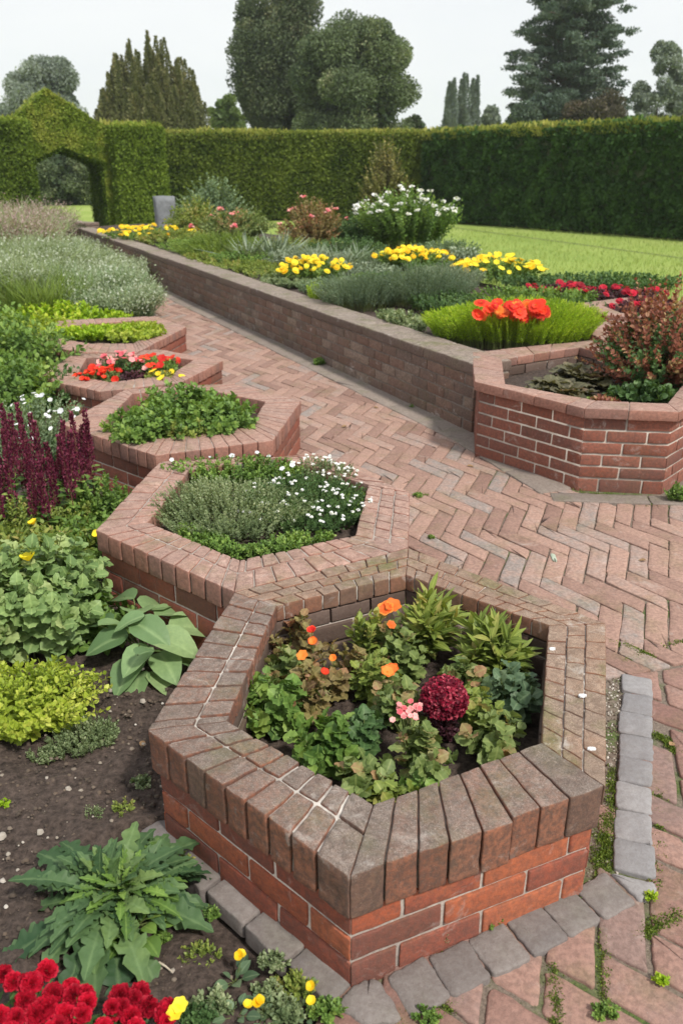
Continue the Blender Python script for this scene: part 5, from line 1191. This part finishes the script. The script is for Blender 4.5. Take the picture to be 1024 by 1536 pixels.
# ---------- little things
GW='weed tufts growing from joints and wall feet'
for la,px,py,r,h,m in (('green weed tuft at the front foot of the nearest planter',735,1388,.03,.045,M_fgreen),('feathery weed at the front foot of the nearest planter, near its corner',663,1418,.016,.07,M_fthyme),('bright yellow-green weed by the triangular sett',975,1352,.018,.035,M_flime),
 ('green weed at the bottom of the picture between pavers',905,1522,.03,.03,M_fgreen),('small yellow-green weed between pavers near the right edge, low',990,1474,.018,.02,M_flime),('green weed at the bottom by the setts',640,1528,.03,.025,M_fgreen),
 ('weed on the kerb at the foot of the right-hand planter, farther one',752,680,.035,.045,M_fgreen),('weed on the kerb at the foot of the right-hand planter, nearer one',820,712,.04,.04,M_fthyme),('bushy weed at the right edge by the right-hand planter',1014,752,.06,.1,M_fgreen),
 ('grassy weed at the foot of the long wall',478,548,.06,.07,M_fgreen),('tiny weed at the foot of the long wall near its end',617,612,.02,.03,M_fgreen),
 ('pale weed at the right foot of the third planter',440,655,.035,.07,M_fsilver),('small weed right of the second planter',627,744,.03,.02,M_fgreen),('small weed in a paver joint right of the second planter',646,808,.018,.02,M_fgreen),
 ('sprawling weed climbing the far long wall',215,405,.3,.3,M_fgrey),('second sprawling weed climbing the far long wall',175,380,.4,.3,M_fgrey)):
    bushy(la,gp(px,py),r,r*.8,h,max(10,int(26*min(2,r/.03))),8,max(.009,min(.05,r*.33)),m,T=T_oval,spread=.6,stem=.0008,group=GW,name='weed',cat='weed')
# dry leaves blown onto the paving
MD=plain_mat('brown_dry_leaf',(.16,.09,.045),(.34,.22,.11),40,.8,.3)
for la,px,py,s_ in (('brown dry leaf on the path between the second planter and the right-hand planter',700,700,.022),('brown curled leaf on the path near the right edge',968,842,.018),('small dry leaf on the path beside the third planter',520,640,.022),('dry leaf lying in the joint near the grey edging',1003,1120,.014),('dry leaf lying on the soil by the thyme cushion',215,1120,.014),('brown leaf on the path at the foot of the long wall',560,612,.022)):
    q=at(px,py,0)+[0,0,.006+(.016 if px<300 else 0)]; mb=MB(); inst(mb,T_oval,[q],rdir(1)*[1,1,.1],[[.1,-.1,1]],s_*1.8,[random.random()]); tag(mb.build('dry_leaf',MD),la,'leaf','dry leaves lying about')
# white petals lying on the rim
M_white=plain_mat('white_petal_flake',(.8,.8,.8),(.9,.9,.9),50,.6,.1)
for la,px,py,s in (('fallen white petal on the right rim of the nearest planter, farthest of three',828,972,.011),('fallen white petal on the right rim of the nearest planter, middle of three',873,1042,.012),('fallen white petal on the right rim of the nearest planter, nearest of three',887,1122,.012)):
    q=at(px,py,Z1+.004); mb=MB(); slab(mb,[q[:2]+s*np.array([math.cos(a)*.9,math.sin(a)*.5]) for a in np.linspace(0,6.28,8)[:-1]],Z1-.002,Z1+.004,.001,.5,.001,.004,.0006); tag(mb.build('fallen_petal',M_white),la,'petal','white petals fallen on the rim')
q=at(830,838,0); mb=MB(); slab(mb,[q[:2]+np.array([x,y]) for x,y in ((-.012,-.03),(0,-.045),(.006,-.03),(.012,.03),(-.002,.04),(-.01,.03))],.001,.008,.002,.5,.001,.006,.001); tag(mb.build('dry_leaf',plain_mat('grey_green_dry_leaf',(.3,.36,.27),(.5,.55,.45),40,.8,.3)),'single curled pale green fallen leaf lying on the brick path','leaf')
# mulch chips and pale crumbs over the soil
mb=MB(); P=[];Sz=[];Ti=[]
while len(P)<9000:
    y=.55+random.random()**1.3*2.2; x=random.uniform(-1.8,.1)
    if x>midx(y)-.02: continue
    P.append((x,y,.01+.008*random.random())); Sz.append(random.choice((.0018,.0025,.0035,.005,.007))*random.uniform(.7,1.3)*(1+y*.12)); Ti.append(min(1,abs(random.gauss(0,.28))+(.5 if random.random()<.05 else 0)))
stones(mb,P,Sz,Ti,.5); tag(mb.build('mulch',M_stone),label='dark bark crumbs and pale grit strewn over the bare soil',kind='stuff')
GP='pale pebbles on the bare soil'
for la,px,py,s in (('white pebble on the soil left of the thyme cushion',72,1174,.008),('buff pebble on the soil below the thyme cushion',104,1190,.012),('pale round pebble on the soil above the jagged plant',62,1255,.013),('pebble at the left edge above the jagged plant',5,1262,.016),('grey pebble below the large smooth leaves',216,1058,.013),('small grey stone just left of that below the smooth leaves',168,1042,.012)):
    q=gp(px,py); mb=MB(); stones(mb,[(q[0],q[1],.016)],[s],[.8],.8); tag(mb.build('pebble',M_stone),la,'pebble',GP)
for la,px,py,an,l in (('pale dry twig on the soil below the golden shrub',135,1052,25,.035),('pale dry twig on the soil beside the jagged plant',250,1462,-35,.04)):
    q=np.array(gp(px,py))+[0,0,.022]; d=np.array([math.cos(R(an)),math.sin(R(an)),0])*l; mb=MB(); tubes(mb,np.array([[q-d/2,q+[0,0,.003],q+d/2]]),.003,.0015,5); tag(mb.build('twig',plain_mat('dry_twig',(.4,.33,.25),(.6,.53,.43),30,.9,.3)),la,'twig')
# moss: many tiny tufts along the joints
mb=MB(); pts=[]
def mossline(a,b,n,wd):
    for i in range(n): pts.append(lerp(a,b,random.random())[:2]+rng.normal(0,wd,2))
mossline(at(905,958),at(985,985),120,.008); mossline(at(900,1325),at(912,1225),200,.012); mossline(at(720,1385),at(800,1350),300,.012)
mossline(at(640,1440),at(880,1340),160,.01); mossline(at(985,1330),at(990,1180),50,.008); mossline(at(985,1100),at(1020,1130),100,.008); mossline(at(830,1440),at(835,1536),70,.006); mossline(at(905,1400),at(905,1536),50,.005); mossline(at(960,1400),at(1024,1370),100,.008)
mossline(at(600,760),at(640,740),70,.012); mossline(at(500,548),at(860,738),240,.02); mossline(at(870,742),at(1020,756),300,.03); mossline(at(700,1500),at(560,1536),120,.01)
mossline(at(940,640),at(1010,735),20,.01); mossline(at(935,990),at(1024,960),60,.006); mossline(at(920,1150),at(915,1240),90,.01)
pts=np.array(pts); n=len(pts); k=16; P=np.repeat(np.column_stack([pts,np.full(n,-.004)]),k,0)+rng.normal(0,.005,(n*k,3))*[1,1,.3]
inst(mb,T_small,P,nrm(np.array([0,0,1.])+rdir(n*k)*.7),rdir(n*k),.0052*(.5+rng.random(n*k)),rng.random(n*k))
M_moss=LM('moss_leaf',(.05,.09,.012),(.17,.25,.04),(.26,.33,.07),nscale=20); tag(mb.build('moss',M_moss),label='bright green moss and tiny weeds in the joints of the paving',kind='stuff')
